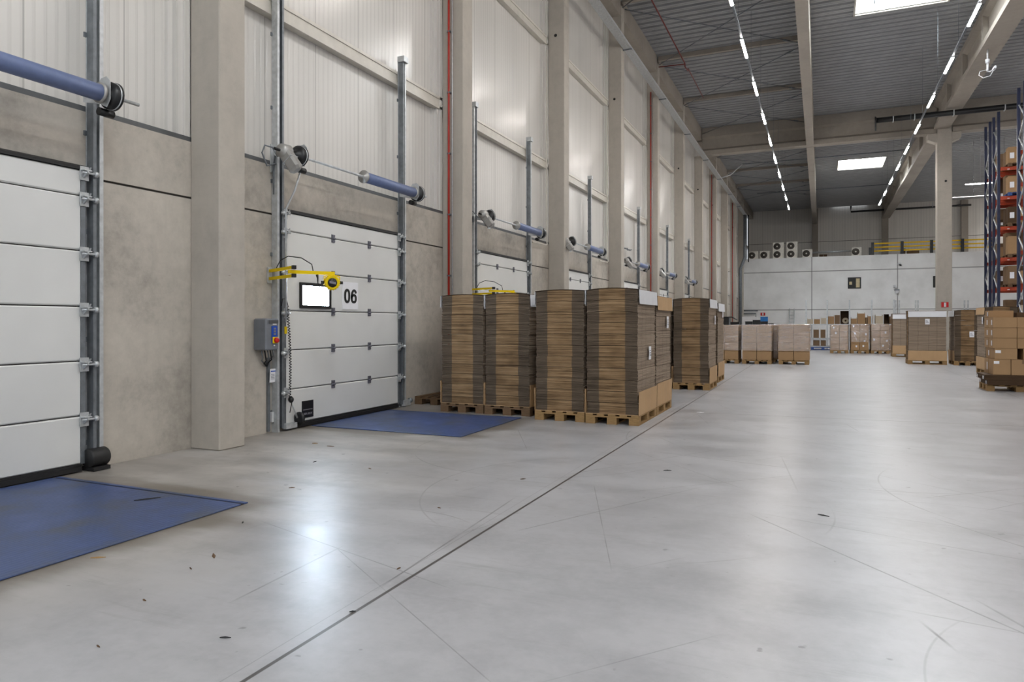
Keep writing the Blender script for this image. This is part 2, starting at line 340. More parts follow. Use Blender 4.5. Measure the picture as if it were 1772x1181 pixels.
# ------------------------------------------------------------------ mesh builder
class MB:
    def __init__(s): s.v = []; s.f = []; s.mi = []; s.sm = []
    def add(s, vs, fs, mi=0, smooth=False):
        o = len(s.v); s.v += [tuple(x) for x in vs]
        for f in fs: s.f.append([i + o for i in f]); s.mi.append(mi); s.sm.append(smooth)
        return s
    def box(s, x0, x1, y0, y1, z0, z1, mi=0, M4=None, c=0.0):
        if c > 0: return s.cbox(x0, x1, y0, y1, z0, z1, c, mi, M4)
        vs = [Vector(p) for p in ((x0, y0, z0), (x1, y0, z0), (x1, y1, z0), (x0, y1, z0), (x0, y0, z1), (x1, y0, z1), (x1, y1, z1), (x0, y1, z1))]
        if M4 is not None: vs = [M4 @ q for q in vs]
        return s.add(vs, [(0, 3, 2, 1), (4, 5, 6, 7), (0, 1, 5, 4), (1, 2, 6, 5), (2, 3, 7, 6), (3, 0, 4, 7)], mi)
    def cbox(s, x0, x1, y0, y1, z0, z1, c, mi=0, M4=None):      # chamfered along its vertical and top edges
        def ring(i, z): return [(x0 + i + c, y0 + i, z), (x1 - i - c, y0 + i, z), (x1 - i, y0 + i + c, z), (x1 - i, y1 - i - c, z), (x1 - i - c, y1 - i, z), (x0 + i + c, y1 - i, z), (x0 + i, y1 - i - c, z), (x0 + i, y0 + i + c, z)]
        return s.loft([ring(c, z0), ring(0, z0 + c), ring(0, z1 - c), ring(c, z1)], mi, M4=M4)
    def loft(s, rings, mi=0, smooth=False, cap=True, M4=None, closed=True):
        n = len(rings[0]); vs = [Vector(p) for r in rings for p in r]
        if M4 is not None: vs = [M4 @ q for q in vs]
        fs = []
        for a in range(len(rings) - 1):
            for i in range(n if closed else n - 1):
                j = (i + 1) % n; fs.append((a * n + i, a * n + j, (a + 1) * n + j, (a + 1) * n + i))
        if cap: fs.append(tuple(reversed(range(n)))); fs.append(tuple(range((len(rings) - 1) * n, len(rings) * n)))
        return s.add(vs, fs, mi, smooth)
    def tube(s, pts, r, seg=8, mi=0, smooth=True, cap=True):
        pts = [Vector(p) for p in pts]; rs = r if isinstance(r, (list, tuple)) else [r] * len(pts)
        rings = []; up = None
        for i, p in enumerate(pts):
            d = (pts[min(i + 1, len(pts) - 1)] - pts[max(i - 1, 0)]).normalized()
            if up is None: up = Vector((0, 0, 1)) if abs(d.z) < 0.9 else Vector((1, 0, 0))
            a = d.cross(up).normalized(); b = a.cross(d).normalized(); up = b
            rings.append([p + a * math.cos(2 * PI * t / seg) * rs[i] + b * math.sin(2 * PI * t / seg) * rs[i] for t in range(seg)])
        s.loft(rings, mi, smooth, False)
        if cap:
            n = seg; s.add(rings[0], [tuple(range(n))], mi); s.add(rings[-1], [tuple(reversed(range(n)))], mi)
        return s
    def lathe(s, prof, axis, o, seg=20, mi=0, smooth=True):     # prof: (distance along axis, radius)
        ax = {'x': (Vector((1, 0, 0)), Vector((0, 1, 0)), Vector((0, 0, 1))), 'y': (Vector((0, 1, 0)), Vector((0, 0, 1)), Vector((1, 0, 0))), 'z': (Vector((0, 0, 1)), Vector((1, 0, 0)), Vector((0, 1, 0)))}[axis] if isinstance(axis, str) else axis
        o = Vector(o)
        rings = [[o + ax[0] * t + (ax[1] * math.cos(2 * PI * q / seg) + ax[2] * math.sin(2 * PI * q / seg)) * r for q in range(seg)] for t, r in prof]
        return s.loft(rings, mi, smooth, True)
    def prism(s, poly, z0, z1, plane='xy', mi=0):               # polygon in a plane, extruded along the third axis
        mp = {'xy': lambda a, b, t: (a, b, t), 'xz': lambda a, b, t: (a, t, b), 'yz': lambda a, b, t: (t, a, b)}[plane]
        return s.loft([[mp(a, b, z0) for a, b in poly], [mp(a, b, z1) for a, b in poly]], mi)
    def mesh(s, name, mats):
        me = bpy.data.meshes.new(name); me.from_pydata(s.v, [], s.f)
        for m in (mats if isinstance(mats, (list, tuple)) else [mats]): me.materials.append(m)
        me.polygons.foreach_set('material_index', s.mi); me.polygons.foreach_set('use_smooth', s.sm)
        import bmesh
        b = bmesh.new(); b.from_mesh(me); bmesh.ops.remove_doubles(b, verts=b.verts, dist=1e-6); bmesh.ops.recalc_face_normals(b, faces=b.faces); b.to_mesh(me); b.free()
        me.update(); return me
    def build(s, name, mats, parent=None, loc=(0, 0, 0), rz=0.0):
        return put(name, s.mesh(name, mats), parent, loc, rz)
def put(name, me, parent=None, loc=(0, 0, 0), rz=0.0):
    o = bpy.data.objects.new(name, me); C.objects.link(o); o.location = loc; o.rotation_euler = (0, 0, rz)
    if parent is not None: o.parent = parent
    return o
def tag(o, label, cat, group=None, kind=None):
    if label: o['label'] = label
    if cat: o['category'] = cat
    if group: o['group'] = group
    if kind: o['kind'] = kind
    return o
def thing(name, label, cat, loc=(0, 0, 0), rz=0.0, group=None, kind=None):
    o = bpy.data.objects.new(name, None); C.objects.link(o); o.empty_display_size = 0.1
    o.location = loc; o.rotation_euler = (0, 0, rz); return tag(o, label, cat, group, kind)
def dup(o, loc=None, label=None, group=None, parent=None, skip=(), rz=None):
    c = o.copy(); C.objects.link(c)
    if parent is not None: c.parent = parent
    if loc is not None: c.location = loc
    if rz is not None: c.rotation_euler = (0, 0, rz)
    if label: c['label'] = label
    if group: c['group'] = group
    for ch in o.children:
        if ch.name.split('.')[0] in skip: continue
        dup(ch, parent=c, skip=skip)
    return c
def one(name, mb, mat, label, cat, loc=(0, 0, 0), group=None, kind=None, rz=0.0):
    return tag(mb.build(name, mat, None, loc, rz), label, cat, group, kind)

# ------------------------------------------------------------------ setting
WX = -6.85                                   # inner face of the dock wall
COLS = [6.06, 12.11, 18.0, 23.97, 29.95, 36.1, 42.3, 48.35, 54.4, 60.4, 66.3]   # near face of each dock wall column
CW = 0.40; CX = -6.39
fl = MB().box(-7.3, 26, -12, 77, -0.25, 0); tag(fl.build('floor', M['floor']), 'polished grey concrete warehouse floor with saw cut joints and tyre marks', 'floor', kind='structure')
KX = WX - 0.14                               # face of the ribbed panels, set back above the concrete
wl = thing('wall_left', 'long dock wall of grey concrete below and white ribbed panels above', 'wall', kind='structure')
edges = [-12.0] + [0.03] + COLS + [77.0]
for i in range(len(edges) - 1):
    a = edges[i] + (0.2 if i else 0); b = edges[i + 1] + 0.2
    MB().box(-7.05, WX, a, b, 0, 2.965).build('concrete_panel', M['wall_concrete'], wl)
    MB().box(-7.05, WX, a, b, 2.99, 3.645).build('concrete_panel', M['wall_concrete'], wl)
    MB().box(-7.05, WX - 0.02, a, b, 2.965, 2.99).build('panel_joint', M['groove'], wl)
    MB().box(-7.12, KX, a, b, 3.70, 13.2).build('cladding', M['cladding'], wl)
    MB().box(-7.10, WX, a, b, 3.645, 3.70).build('sill_strip', M['sill'], wl)
    y0 = a + (0.22 if i else 0.0); y1 = edges[i + 1] - 0.005
    for z in (5.72, 9.12):
        g = MB().prism([(KX, z - .02), (WX - .005, z - .02), (WX - .005, z + .03), (WX - .02, z + .03), (WX - .02, z + .17), (WX - .005, z + .17), (WX - .005, z + .22), (KX, z + .22)], y0, y1, 'xz')
        g.build('girt', M['girt'], wl)
    if i < len(edges) - 2:
        t = MB().prism([(KX, y1 - .24), (KX + .05, y1 - .24), (KX + .05, y1 - .17), (KX + .11, y1 - .17), (KX + .11, y1 - .08), (KX + .135, y1 - .08), (KX + .135, y1), (KX, y1)], 3.70, 13.0)
        t.build('corner_flashing', M['cladding'], wl)
# back: office block and upper wall
MB().box(-6.85, 26, 68, 68.25, 0, 7.33).build('wall_back', M['office']); o = bpy.data.objects['wall_back']; tag(o, 'pale concrete office block wall closing the far end of the hall', 'wall', kind='structure')
o = MB().box(-6.85, 26, 68.25, 77, 7.15, 7.33).build('office_roof', M['office']); tag(o, 'flat roof of the office block carrying the air conditioners', 'roof', kind='structure')
ub = thing('wall_back_upper', 'grey panelled end wall rising above the office block', 'wall', (0, 76.9, 0), kind='structure')
MB().box(-6.85, 26, 0, .2, 7.33, 9.58).build('cladding', M['cladding_back'], ub)
MB().box(-6.85, 26, 0, .2, 9.62, 13.2).build('cladding', M['cladding_back'], ub)
MB().box(-6.85, 26, .03, .2, 9.58, 9.62).build('panel_joint', M['groove'], ub)
for x in (-0.78, 5.45, 12.0): MB().box(x, x + .55, -.42, -.01, 7.34, 12.9).build('post', M['beam_concrete'], ub)
o = MB().box(26, 26.2, -12, 77, 0, 13.2).build('wall_right', M['cladding']); tag(o, 'far side wall of the hall clad in white panels', 'wall', kind='structure')
# roof deck: trapezoid sheet, ribs across the hall, with openings for the skylights
SKY = [(1.17, 4.13, 25.6, 28.95), (1.17, 4.13, 54.5, 57.9), (1.17, 4.13, -3.4, 0.0)]  # last opening is added out of view to brighten the near floor
def deck():
    m = MB(); P = 0.42; n = int(89 / P)
    prof = []
    for i in range(n):
        y = -12 + i * P; prof += [(y, 12.95), (y + .105, 12.95), (y + .12, 12.975), (y + .135, 12.95), (y + .24, 12.95), (y + .27, 13.10), (y + .39, 13.10)]
    def strip(x0, x1, ok):
        vs = []; fs = []
        for y, z in prof: vs += [(x0, y, z), (x1, y, z)]
        for i in range(len(prof) - 1):
            if ok(prof[i][0], prof[i + 1][0]): fs.append((2 * i, 2 * i + 1, 2 * i + 3, 2 * i + 2))
        m.add(vs, fs)
    strip(-7.0, 1.17, lambda a, b: True); strip(4.13, 26, lambda a, b: True)
    strip(1.17, 4.13, lambda a, b: not any(s[2] <= a and b <= s[3] + .02 for s in SKY))
    return m
o = deck().build('ceiling', M['deck']); tag(o, 'ribbed grey steel roof deck with rows of trapezoid ribs', 'ceiling', kind='structure')
o = MB().box(-7.2, 1.17, -12, 77.2, 13.2, 13.3).build('ceiling_insulation', M['deck']); tag(o, None, None, kind='structure')
o = MB().box(4.13, 26.2, -12, 77.2, 13.2, 13.3).build('ceiling_insulation', M['deck']); tag(o, None, None, kind='structure')
for n_, (x0, x1, y0, y1), lab in ((1, SKY[0], 'large bright roof skylight nearer the camera with opener rod'), (2, SKY[1], 'smaller looking bright roof skylight beyond the concrete cross beam'), (3, SKY[2], 'roof skylight added unseen behind the camera to brighten the near floor')):
    w = thing('window_%d' % n_, lab, 'skylight', ((x0 + x1) / 2, (y0 + y1) / 2, 12.9), kind='structure')
    hx, hy = (x1 - x0) / 2, (y1 - y0) / 2
    f = MB()
    f.box(-hx - .06, -hx, -hy - .06, hy + .06, 0, .5); f.box(hx, hx + .06, -hy - .06, hy + .06, 0, .5)
    f.box(-hx, hx, -hy - .06, -hy, 0, .5); f.box(-hx, hx, hy, hy + .06, 0, .5)
    f.build('curb_frame', M['girt'], w)
    MB().box(-hx, hx, -hy, hy, .44, .48).build('pane', M['sky'], w)
    MB().tube([(-.9, .4, .42), (-.9, .55, .1), (-.9, .55, -.12)], .03).build('opener_rod', M['galv_dark'], w)

# dock wall columns
cname = ['between the two nearest dock doors', 'with red pipe beyond door 06', 'third from the camera, behind the stacked flat cartons', 'fourth from the camera', 'fifth from the camera, with red pipe', 'sixth from the camera',
         'seventh from the camera, under the concrete cross beam', 'eighth from the camera, with red pipe', 'ninth from the camera', 'tenth from the camera', 'last before the office block']
for i, y in enumerate(COLS):
    top = 11.33 if i == 6 else 12.62
    t = thing('concrete_column', 'grey concrete dock wall column ' + cname[i], 'column', (CX, y, 0))
    w = CX - WX
    MB().cbox(-w + .001, 0, 0, CW, 0, top, .012).build('shaft', M['column_concrete'], t)
    if i in (2, 3, 5, 6, 7, 9): MB().lathe([(-.004, .045), (.03, .04)], 'y', (-w / 2 - .02, 0, 9.36), 12).build('lifting_hole', M['black'], t)
    if i == 0: MB().box(-.02, .006, .14, .17, 2.05, 2.056).build('pour_line', M['beam_concrete'], t)
for i in (1, 4, 7, 9):
    y = COLS[i] - .048; x = CX - .29
    t = thing('red_pipe', 'thin red vertical sprinkler pipe clipped to the %s' % {1: 'column beyond door 06', 4: 'fifth dock wall column', 7: 'eighth dock wall column', 9: 'tenth dock wall column'}[i], 'pipe', (x, y, 0))
    MB().tube([(0, 0, .3), (0, 0, 11.4)], .022, 8).build('pipe', M['red'], t)
    MB().tube([(.07, 0.01, .3), (.07, 0.01, 11.4)], .012, 6).build('conduit', M['galv'], t)
    for z in (1.2, 2.4, 3.6, 4.8, 6.0, 7.2, 8.4, 9.6, 10.8): MB().box(-.035, .035, -.02, .045, z, z + .03).build('clip', M['galv_dark'], t)
# edge beams on the columns, long roof beams, cross beams
for i in range(-1, len(COLS)):
    a = COLS[i] + CW if i >= 0 else -8; b = COLS[i + 1] if i + 1 < len(COLS) else 76.8
    MBb = MB().box(-.2, .2, a, b, 12.25, 12.94)
    nm = 'first' if i < 0 else ['second', 'third', 'fourth', 'fifth', 'sixth', 'seventh', 'eighth', 'ninth', 'tenth', 'eleventh', 'last'][i]
    one('edge_beam', MBb, M['beam_concrete'], '%s concrete edge beam along the top of the dock wall, counted from the camera' % nm, 'beam', (-6.62, 0, 0), 'edge beams over the dock columns')
def ibeam(x0, x1, z0, z1, fl_, web): 
    m = (x0 + x1) / 2
    return [(x0, z0), (x1, z0), (x1, z0 + fl_), (m + web, z0 + fl_ + .1), (m + web, z1 - fl_ - .1), (x1, z1 - fl_), (x1, z1), (x0, z1), (x0, z1 - fl_), (m - web, z1 - fl_ - .1), (m - web, z0 + fl_ + .1), (x0, z0 + fl_)]
FR = [18.1, 42.3]
seg = [(-11, 17.9, 'overhead'), (18.5, 42.28, 'this side of the concrete cross beam'), (42.75, 76.45, 'beyond the concrete cross beam')]
for a, b, s in seg:
    one('roof_beam', MB().box(-.73, -.35, a, b, 11.35, 12.95), M['beam_concrete'], 'slim long concrete roof beam nearer the dock wall, ' + s, 'beam')
    bm = thing('roof_beam', 'deep long concrete I beam in line with the freestanding column, ' + s, 'beam')
    MB().prism(ibeam(5.4, 6.1, 11.55, 12.95, .2, .14), a, b, 'xz').build('girder', M['beam_concrete'], bm)
    for q in range(1, 6):
        y = a + (b - a) * q / 6; MB().box(5.43, 5.6, y, y + .25, 11.8, 12.75).build('stiffener', M['beam_concrete'], bm)
for y, s in zip(FR, ('overhead', 'carried by the freestanding column')):
    for x0, x1, q in ((CX + .0, 5.52, 'dock side'), (6.25, 19, 'rack side')):
        bm = MB().prism([(yy + y + .22, z) for yy, z in [(-.3, 11.36), (.3, 11.36), (.3, 11.6), (.14, 11.72), (.14, 12.3), (.3, 12.4), (.3, 12.93), (-.3, 12.93), (-.3, 12.4), (-.14, 12.3), (-.14, 11.72), (-.3, 11.6)]], x0, x1, 'yz')
        one('cross_beam', bm, M['beam_concrete'], 'concrete cross beam %s, %s half' % (s, q), 'beam')
# purlins and bracing rods between the dock wall and the slim roof beam
for i, y in enumerate((24.17, 30.15, 36.3, 48.5, 54.6, 60.6)):
    one('purlin', MB().box(-6.4, -.74, y - .08, y + .08, 12.76, 12.94), M['beam_concrete'], '%s purlin under the roof deck beside the dock wall, counted from the camera' % ('first', 'second', 'third', 'fourth', 'fifth', 'sixth')[i], 'purlin', group='purlins by the dock wall')
for k_, (a, b) in enumerate(((18.9, 24.0), (24.3, 30), (30.3, 36.1), (36.5, 42), (43, 48.3), (48.7, 54.4), (54.8, 60.4), (60.8, 66))):
    lab = 'thin dark steel bracing rod slung below the deck, ' + ('before' if b < 43 else 'beyond') + ' the cross beam'
    grp = 'bracing rods ' + ('before' if b < 43 else 'beyond') + ' the cross beam'
    for p, q, zz in (((-6.35, a), (-.78, b), 12.6), ((-6.35, b), (-.78, a), 12.54)):
        t = thing('bracing_rod', lab, 'rod', (p[0], p[1], zz), group=grp)
        d = Vector((q[0] - p[0], q[1] - p[1], 0))
        MB().tube([(0, 0, 0), d], .018, 6).build('rod', M['galv_dark'], t)
        MB().tube([d * .90, d * .94], .04, 6).build('turnbuckle', M['galv_dark'], t)
# freestanding column
t = thing('concrete_column', 'tall freestanding concrete column with a small red sign, behind the stacks', 'column', (5.88, 42.25, 0))
MB().cbox(-.33, .34, 0, .62, 0, 12.3, .02).build('shaft', M['column_concrete'], t)
for s in (-1, 1):
    MB().prism([(s * .33, 10.85), (s * .75, 11.05), (s * .75, 11.35), (s * .33, 11.35)], .02, .6, 'xz').build('corbel', M['column_concrete'], t)
MB().lathe([(-.004, .06), (.03, .055)], 'y', (0.06, 0, 8.83), 12).build('lifting_hole', M['black'], t)
t = thing('fire_sign', 'small red and white fire equipment sign on the freestanding column', 'sign', (5.9, 42.235, 2.28))
MB().box(-.16, .16, -.012, .012, 0, .26).build('board', M['sign_red'], t); MB().box(-.05, .05, -.02, -.013, .02, .24).build('symbol', M['white'], t)

# cable tray, red ceiling pipes, black sprinkler pipes
t = thing('cable_tray', 'long galvanised cable tray hung along the tops of the dock columns', 'cable tray', (-6.22, 0, 11.12))
MB().prism([(-.14, 0), (.14, 0), (.14, .09), (.125, .09), (.125, .012), (-.125, .012), (-.125, .09), (-.14, .09)], 10, 68, 'xz').build('tray', M['galv'], t)
for y in COLS[1:]: MB().box(-.16, .16, y + .17, y + .22, -.035, -.001).build('bracket', M['galv_dark'], t)
t = thing('red_pipe', 'red sprinkler branch pipe under the roof deck near the dock wall', 'pipe', (-5.2, 20, 12.35))
MB().tube([(0, 0, 0), (0, 9.7, 0), (0, 9.75, -.12), (0.02, 10.3, -.12), (0.02, 10.4, 0), (.02, 14.6, 0)], .026, 8).build('pipe', M['red_dull'], t)
MB().tube([(0, 9.8, 0), (-1.1, 9.7, 0)], .024, 8).build('branch', M['red_dull'], t)
t = thing('sprinkler_pipe', 'thick black pipe with a flanged end below the roof beams', 'pipe', (2.49, 38.4, 11.35))
MB().tube([(0, 0, 0), (9, 0, 0)], .13, 14).build('pipe', M['black'], t)
MB().lathe([(-.05, .2), (0, .2), (.03, .14)], 'x', (-.02, 0, 0), 16).build('end_flange', M['black'], t)
MB().box(-.06, .0, -.05, .05, -.5, .0).build('end_plate', M['black'], t)
for x in (.7, 1.6, 3.2, 5.2): MB().box(x, x + .04, -.15, .15, -.15, .1).build('hanger', M['galv'], t)
t = thing('sprinkler_pipe', 'black pipe running along the upper end wall above the office block', 'pipe', (2.72, 76.2, 12.35))
MB().tube([(0, 0, .55), (0, 0, 0), (10, 0, 0)], .09, 10).build('pipe', M['black'], t)
for x in (3, 6.9): MB().box(x, x + .05, -.1, .1, 0, .5).build('hanger', M['galv'], t)
for y, z in ((50.2, 12.35), (62.5, 12.4)):
    one('sprinkler_pipe', MB().tube([(-4.9, y, z), (-.9, y, z - .02), (5.1, y, z)], .035, 8), M['galv_dark'], 'slim grey sprinkler pipe crossing beneath the deck %s' % ('at the far skylight' if y < 56 else 'close to the end wall'), 'pipe')
one('sprinkler_pipe', MB().tube([(-6.2, 49, 11.26), (-5.6, 49.4, 11.5), (-4.9, 50.1, 12.34)], .045, 8), M['galv'], 'short grey pipe elbow rising from the cable tray to the deck', 'pipe')
t = thing('rain_pipe', 'grey rain downpipe with an offset beside the office block corner', 'pipe', (0, 0, 0))
pts = [at(1289, 372, 65), at(1289, 446, 65), at(1281, 466, 65), at(1281, 566, 65)]
pts[-1].z = 0.0
MB().tube(pts, .14, 12).build('pipe', M['galv_dark'], t)
MB().tube([pts[0] + Vector((.28, .2, 0)), pts[1] + Vector((.28, .2, 0)), pts[1] + Vector((.28, .2, -.4))], .05, 8).build('side_pipe', M['black'], t)

# ------------------------------------------------------------------ light rows
def row(x, ys, z, rowname):
    rl = thing('light_rail', 'thin suspended trunking rail of the light row ' + rowname, 'rail', (x, 0, z))
    MB().box(-.03, .03, -10, max(ys) + 1.5, .035, .085).build('rail', M['galv_dark'], rl)
    y = -8
    while y < max(ys) + 1: MB().tube([(0, y, .08), (0, y, 2.95)], .006, 5).build('hanger_wire', M['galv_dark'], rl); y += 4.15
    for y in ys:
        n_ = sum(1 for q in ys if 17.9 < q <= y); o_ = ['first', 'second', 'third', 'fourth', 'fifth', 'sixth', 'seventh', 'eighth', 'ninth', 'tenth', 'eleventh', 'twelfth', 'thirteenth']
        lab = ('bright linear LED lamp, %s down the row %s' % (o_[n_ - 1], rowname)) if y > 17.9 else 'bright linear LED lamp overhead in the row ' + rowname
        t = thing('ceiling_light', lab, 'light', (x, y, z), group='linear lamps in the row ' + rowname)
        MB().box(-.04, .04, -.78, .78, 0, .034).build('housing', M['white'], t)
        MB().loft([[(-.025, -.75, -.03), (.025, -.75, -.03), (.025, .75, -.03), (-.025, .75, -.03)], [(-.04, -.77, -.001), (.04, -.77, -.001), (.04, .77, -.001), (-.04, .77, -.001)]]).build('lens', M['lamp'], t)
NEAR = [-6.3, -2.15, 2.0, 6.15, 10.3, 14.5]
row(-2.17, NEAR + [18.75, 22.8, 26.85, 30.95, 35.0, 39.0, 43.15, 47.4, 51.4, 55.8], 10.0, 'nearer the dock wall')
row(3.88, NEAR + [18.7, 22.85, 27.0, 31.15, 35.3, 39.45, 43.6, 47.8, 52.0, 56.2], 10.0, 'between the roof beams')
for rx_, rn_ in ((10.2, 'added unseen over the racks'), (16.4, 'added unseen beyond the racks'), (22.4, 'added unseen along the far side wall')): row(rx_, [-4, 4, 12, 20, 28, 36, 44] + ([52, 60, 68, 74] if rx_ > 12 else []), 10.6, rn_)  # unseen lamp rows added to brighten the far end and the stacks
t = thing('ceiling_light', 'wide linear lamp hanging crosswise behind the freestanding column', 'light', (9.0, 51, 10.05))
MB().box(-.8, .8, -.06, .06, 0, .05).build('housing', M['white'], t)
MB().box(-.78, .78, -.05, .05, -.03, -.001).build('lens', M['lamp'], t)
MB().tube([(0, 0, .05), (0, 0, 2.9)], .008, 5).build('hanger_wire', M['galv'], t)
t = thing('light_rail', 'thin crosswise rail below the wide lamp behind the freestanding column', 'rail', (7.6, 51.9, 9.4))
MB().box(0, 3, 0, .06, 0, .05).build('rail', M['white'], t)
for x in (1.2, 2.8): MB().tube([(x, .03, .05), (x, .03, 3.55)], .008, 5).build('hanger_wire', M['galv_dark'], t)
# camera under the deep roof beam
t = thing('security_camera', 'white security camera with looped cable under the deep roof beam', 'camera', (5.62, 30.6, 10.8)); t.scale = (.68, .68, .68)
MB().tube([(0, 0, .55), (0, 0, 1.1)], .04, 8).build('stem', M['white'], t)
MB().lathe([(.35, .10), (.55, .11)], 'z', (0, 0, 0), 14).build('base', M['white'], t)
MB().tube([(0, 0, .36), (0, 0, .0), (0, -.02, -.1)], .05, 8).build('arm', M['white'], t)
MB().cbox(.2, .32, -.5, .0, -.12, .02, .02).build('camera_body', M['white'], t)
MB().tube([(0, 0, -.08), (.1, -.05, -.14), (.24, -.1, -.06)], .03, 8).build('bracket', M['white'], t)
MB().tube([(-.02, 0, .0), (-.35, 0, -.05), (-.4, 0, -.25), (-.2, 0, -.42), (.1, -.1, -.38), (.24, -.2, -.12)], .018, 8).build('cable', M['white'], t)

# ------------------------------------------------------------------ dock doors
DOFF = [('05', -5.74), ('06', 0.0), ('c', 5.9), ('d', 11.02), ('e', 17.62), ('f', 23.45), ('g', 29.5)]
ORD = ['nearest', '06', 'third', 'fourth', 'fifth', 'sixth', 'seventh']
WHERE = ['the nearest dock door', 'door 06', 'the third dock door', 'the fourth dock door', 'the fifth dock door', 'the sixth dock door', 'the seventh dock door']
LY0, LY1 = 7.60, 10.40                        # leaf of door 06
SEAMS = [0.075, .56, 1.11, 1.66, 2.22, 2.77, 3.03]
d = thing('door_2', 'white sectional dock door marked 06 with a bright window', 'door', (WX, 0, 0), kind='structure')
for i in range(6):
    z0, z1 = SEAMS[i] + .006, SEAMS[i + 1] - .006
    s = MB(); c = .012
    s.loft([[(.02, y, z0), (.07 - c, y, z0), (.07, y, z0 + c), (.07, y, z1 - c), (.07 - c, y, z1), (.02, y, z1)] for y in (LY0, LY1)])
    s.build('door_panel', M['door'], d)
MB().box(.0, .03, LY0 + .01, LY1 - .01, SEAMS[0], SEAMS[-1]).build('backing', M['groove'], d)
bs = MB().box(.02, .095, LY0, LY1, .012, .055); bs.box(.03, .08, LY0, LY1, .055, .078); bs.build('bottom_seal', M['rubber'], d)
MB().prism([(.0, 3.03), (.085, 3.03), (.085, 3.06), (.03, 3.085), (0, 3.085)], LY0 - .05, LY1 + .1, 'xz').build('top_seal', M['rubber'], d)
for y in (LY0 - .05, LY1 + .002):
    MB().box(.02, .078, y, y + .048, .08, 3.03).build('edge_strip', M['galv_dark'], d)
def hinge_mesh():
    m = MB(); m.box(0, .012, -.035, .035, -.06, .06); m.tube([(.018, -.04, 0), (.018, .04, 0)], .014, 8); m.box(.004, .02, -.03, .03, .03, .055); m.box(.004, .02, -.03, .03, -.055, -.03); return m.mesh('hinge', M['hinge'])
HM = hinge_mesh()
for z in SEAMS[1:6]:
    for y in (8.62, 9.55): put('hinge', HM, d, (.0705, y, z))
def roller_mesh(s):
    m = MB(); m.box(0, .012, -.09 * s if s < 0 else 0, 0 if s < 0 else .09, -.07, .07) if False else m.box(0, .012, -.045, .045, -.07, .07)
    m.box(.0, .07, -.04, .04, .02, .032); m.prism([(.01, -.05), (.08, .0), (.08, .02), (.01, -.02)], -.015, .0, 'xz')
    m.tube([(.055, -.05 * s, .0), (.055, .12 * s, .0)], .012, 8); m.lathe([(0, .03), (.03, .03)], 'y', (.055, .075 * s if s > 0 else -.105, 0), 12)
    m.prism([(.012, .0), (.06, .06), (.07, .06), (.03, 0)], .02, .035, 'xz'); return m.mesh('roller_bracket', M['galv'])
RMs = {1: roller_mesh(1), -1: roller_mesh(-1)}
for z in SEAMS[1:]:
    put('roller_bracket', RMs[1], d, (.0785, LY1 + .03, z - .035)); put('roller_bracket', RMs[-1], d, (.0785, LY0 - .03, z - .035))
wp = atX(518, 488, WX + .09); wq = atX(570, 534, WX + .09)
wy0, wy1, wz0, wz1 = 7.87, 8.55, 1.70, 2.07
wf = MB().box(.0, .03, wy0, wy1, wz0, wz0 + .045); wf.box(.0, .03, wy0, wy1, wz1 - .045, wz1); wf.box(.0, .03, wy0, wy0 + .045, wz0 + .045, wz1 - .045); wf.box(0, .03, wy1 - .055, wy1, wz0 + .045, wz1 - .045)
wfo = wf.build('window_frame', M['black'], d, (.0705, 0, 0))
MB().box(.002, .012, wy0 + .045, wy1 - .055, wz0 + .045, wz1 - .045).build('pane', M['pane'], wfo)
def text_mesh(txt, size, mat, bold=0.0, sx=1.0):
    cu = bpy.data.curves.new('lettering', 'FONT'); cu.body = txt; cu.size = size; cu.extrude = .002; cu.offset = bold; cu.align_x = 'CENTER'; cu.resolution_u = 6
    ob = bpy.data.objects.new('lettering', cu); C.objects.link(ob)
    bpy.context.view_layer.update(); me = bpy.data.meshes.new_from_object(ob.evaluated_get(bpy.context.evaluated_depsgraph_get()))
    bpy.data.objects.remove(ob); me.materials.clear(); me.materials.append(mat)
    for v in me.vertices: x, y, z = v.co; v.co = (z, x * sx, y)                # faces +X, reads along +Y
    return me
sg = MB().box(0, .01, 8.84, 9.24, 1.70, 2.13).build('number_sign', M['paper'], d, (.0705, 0, 0)); sg['label'] = 'white sheet with black number 06'
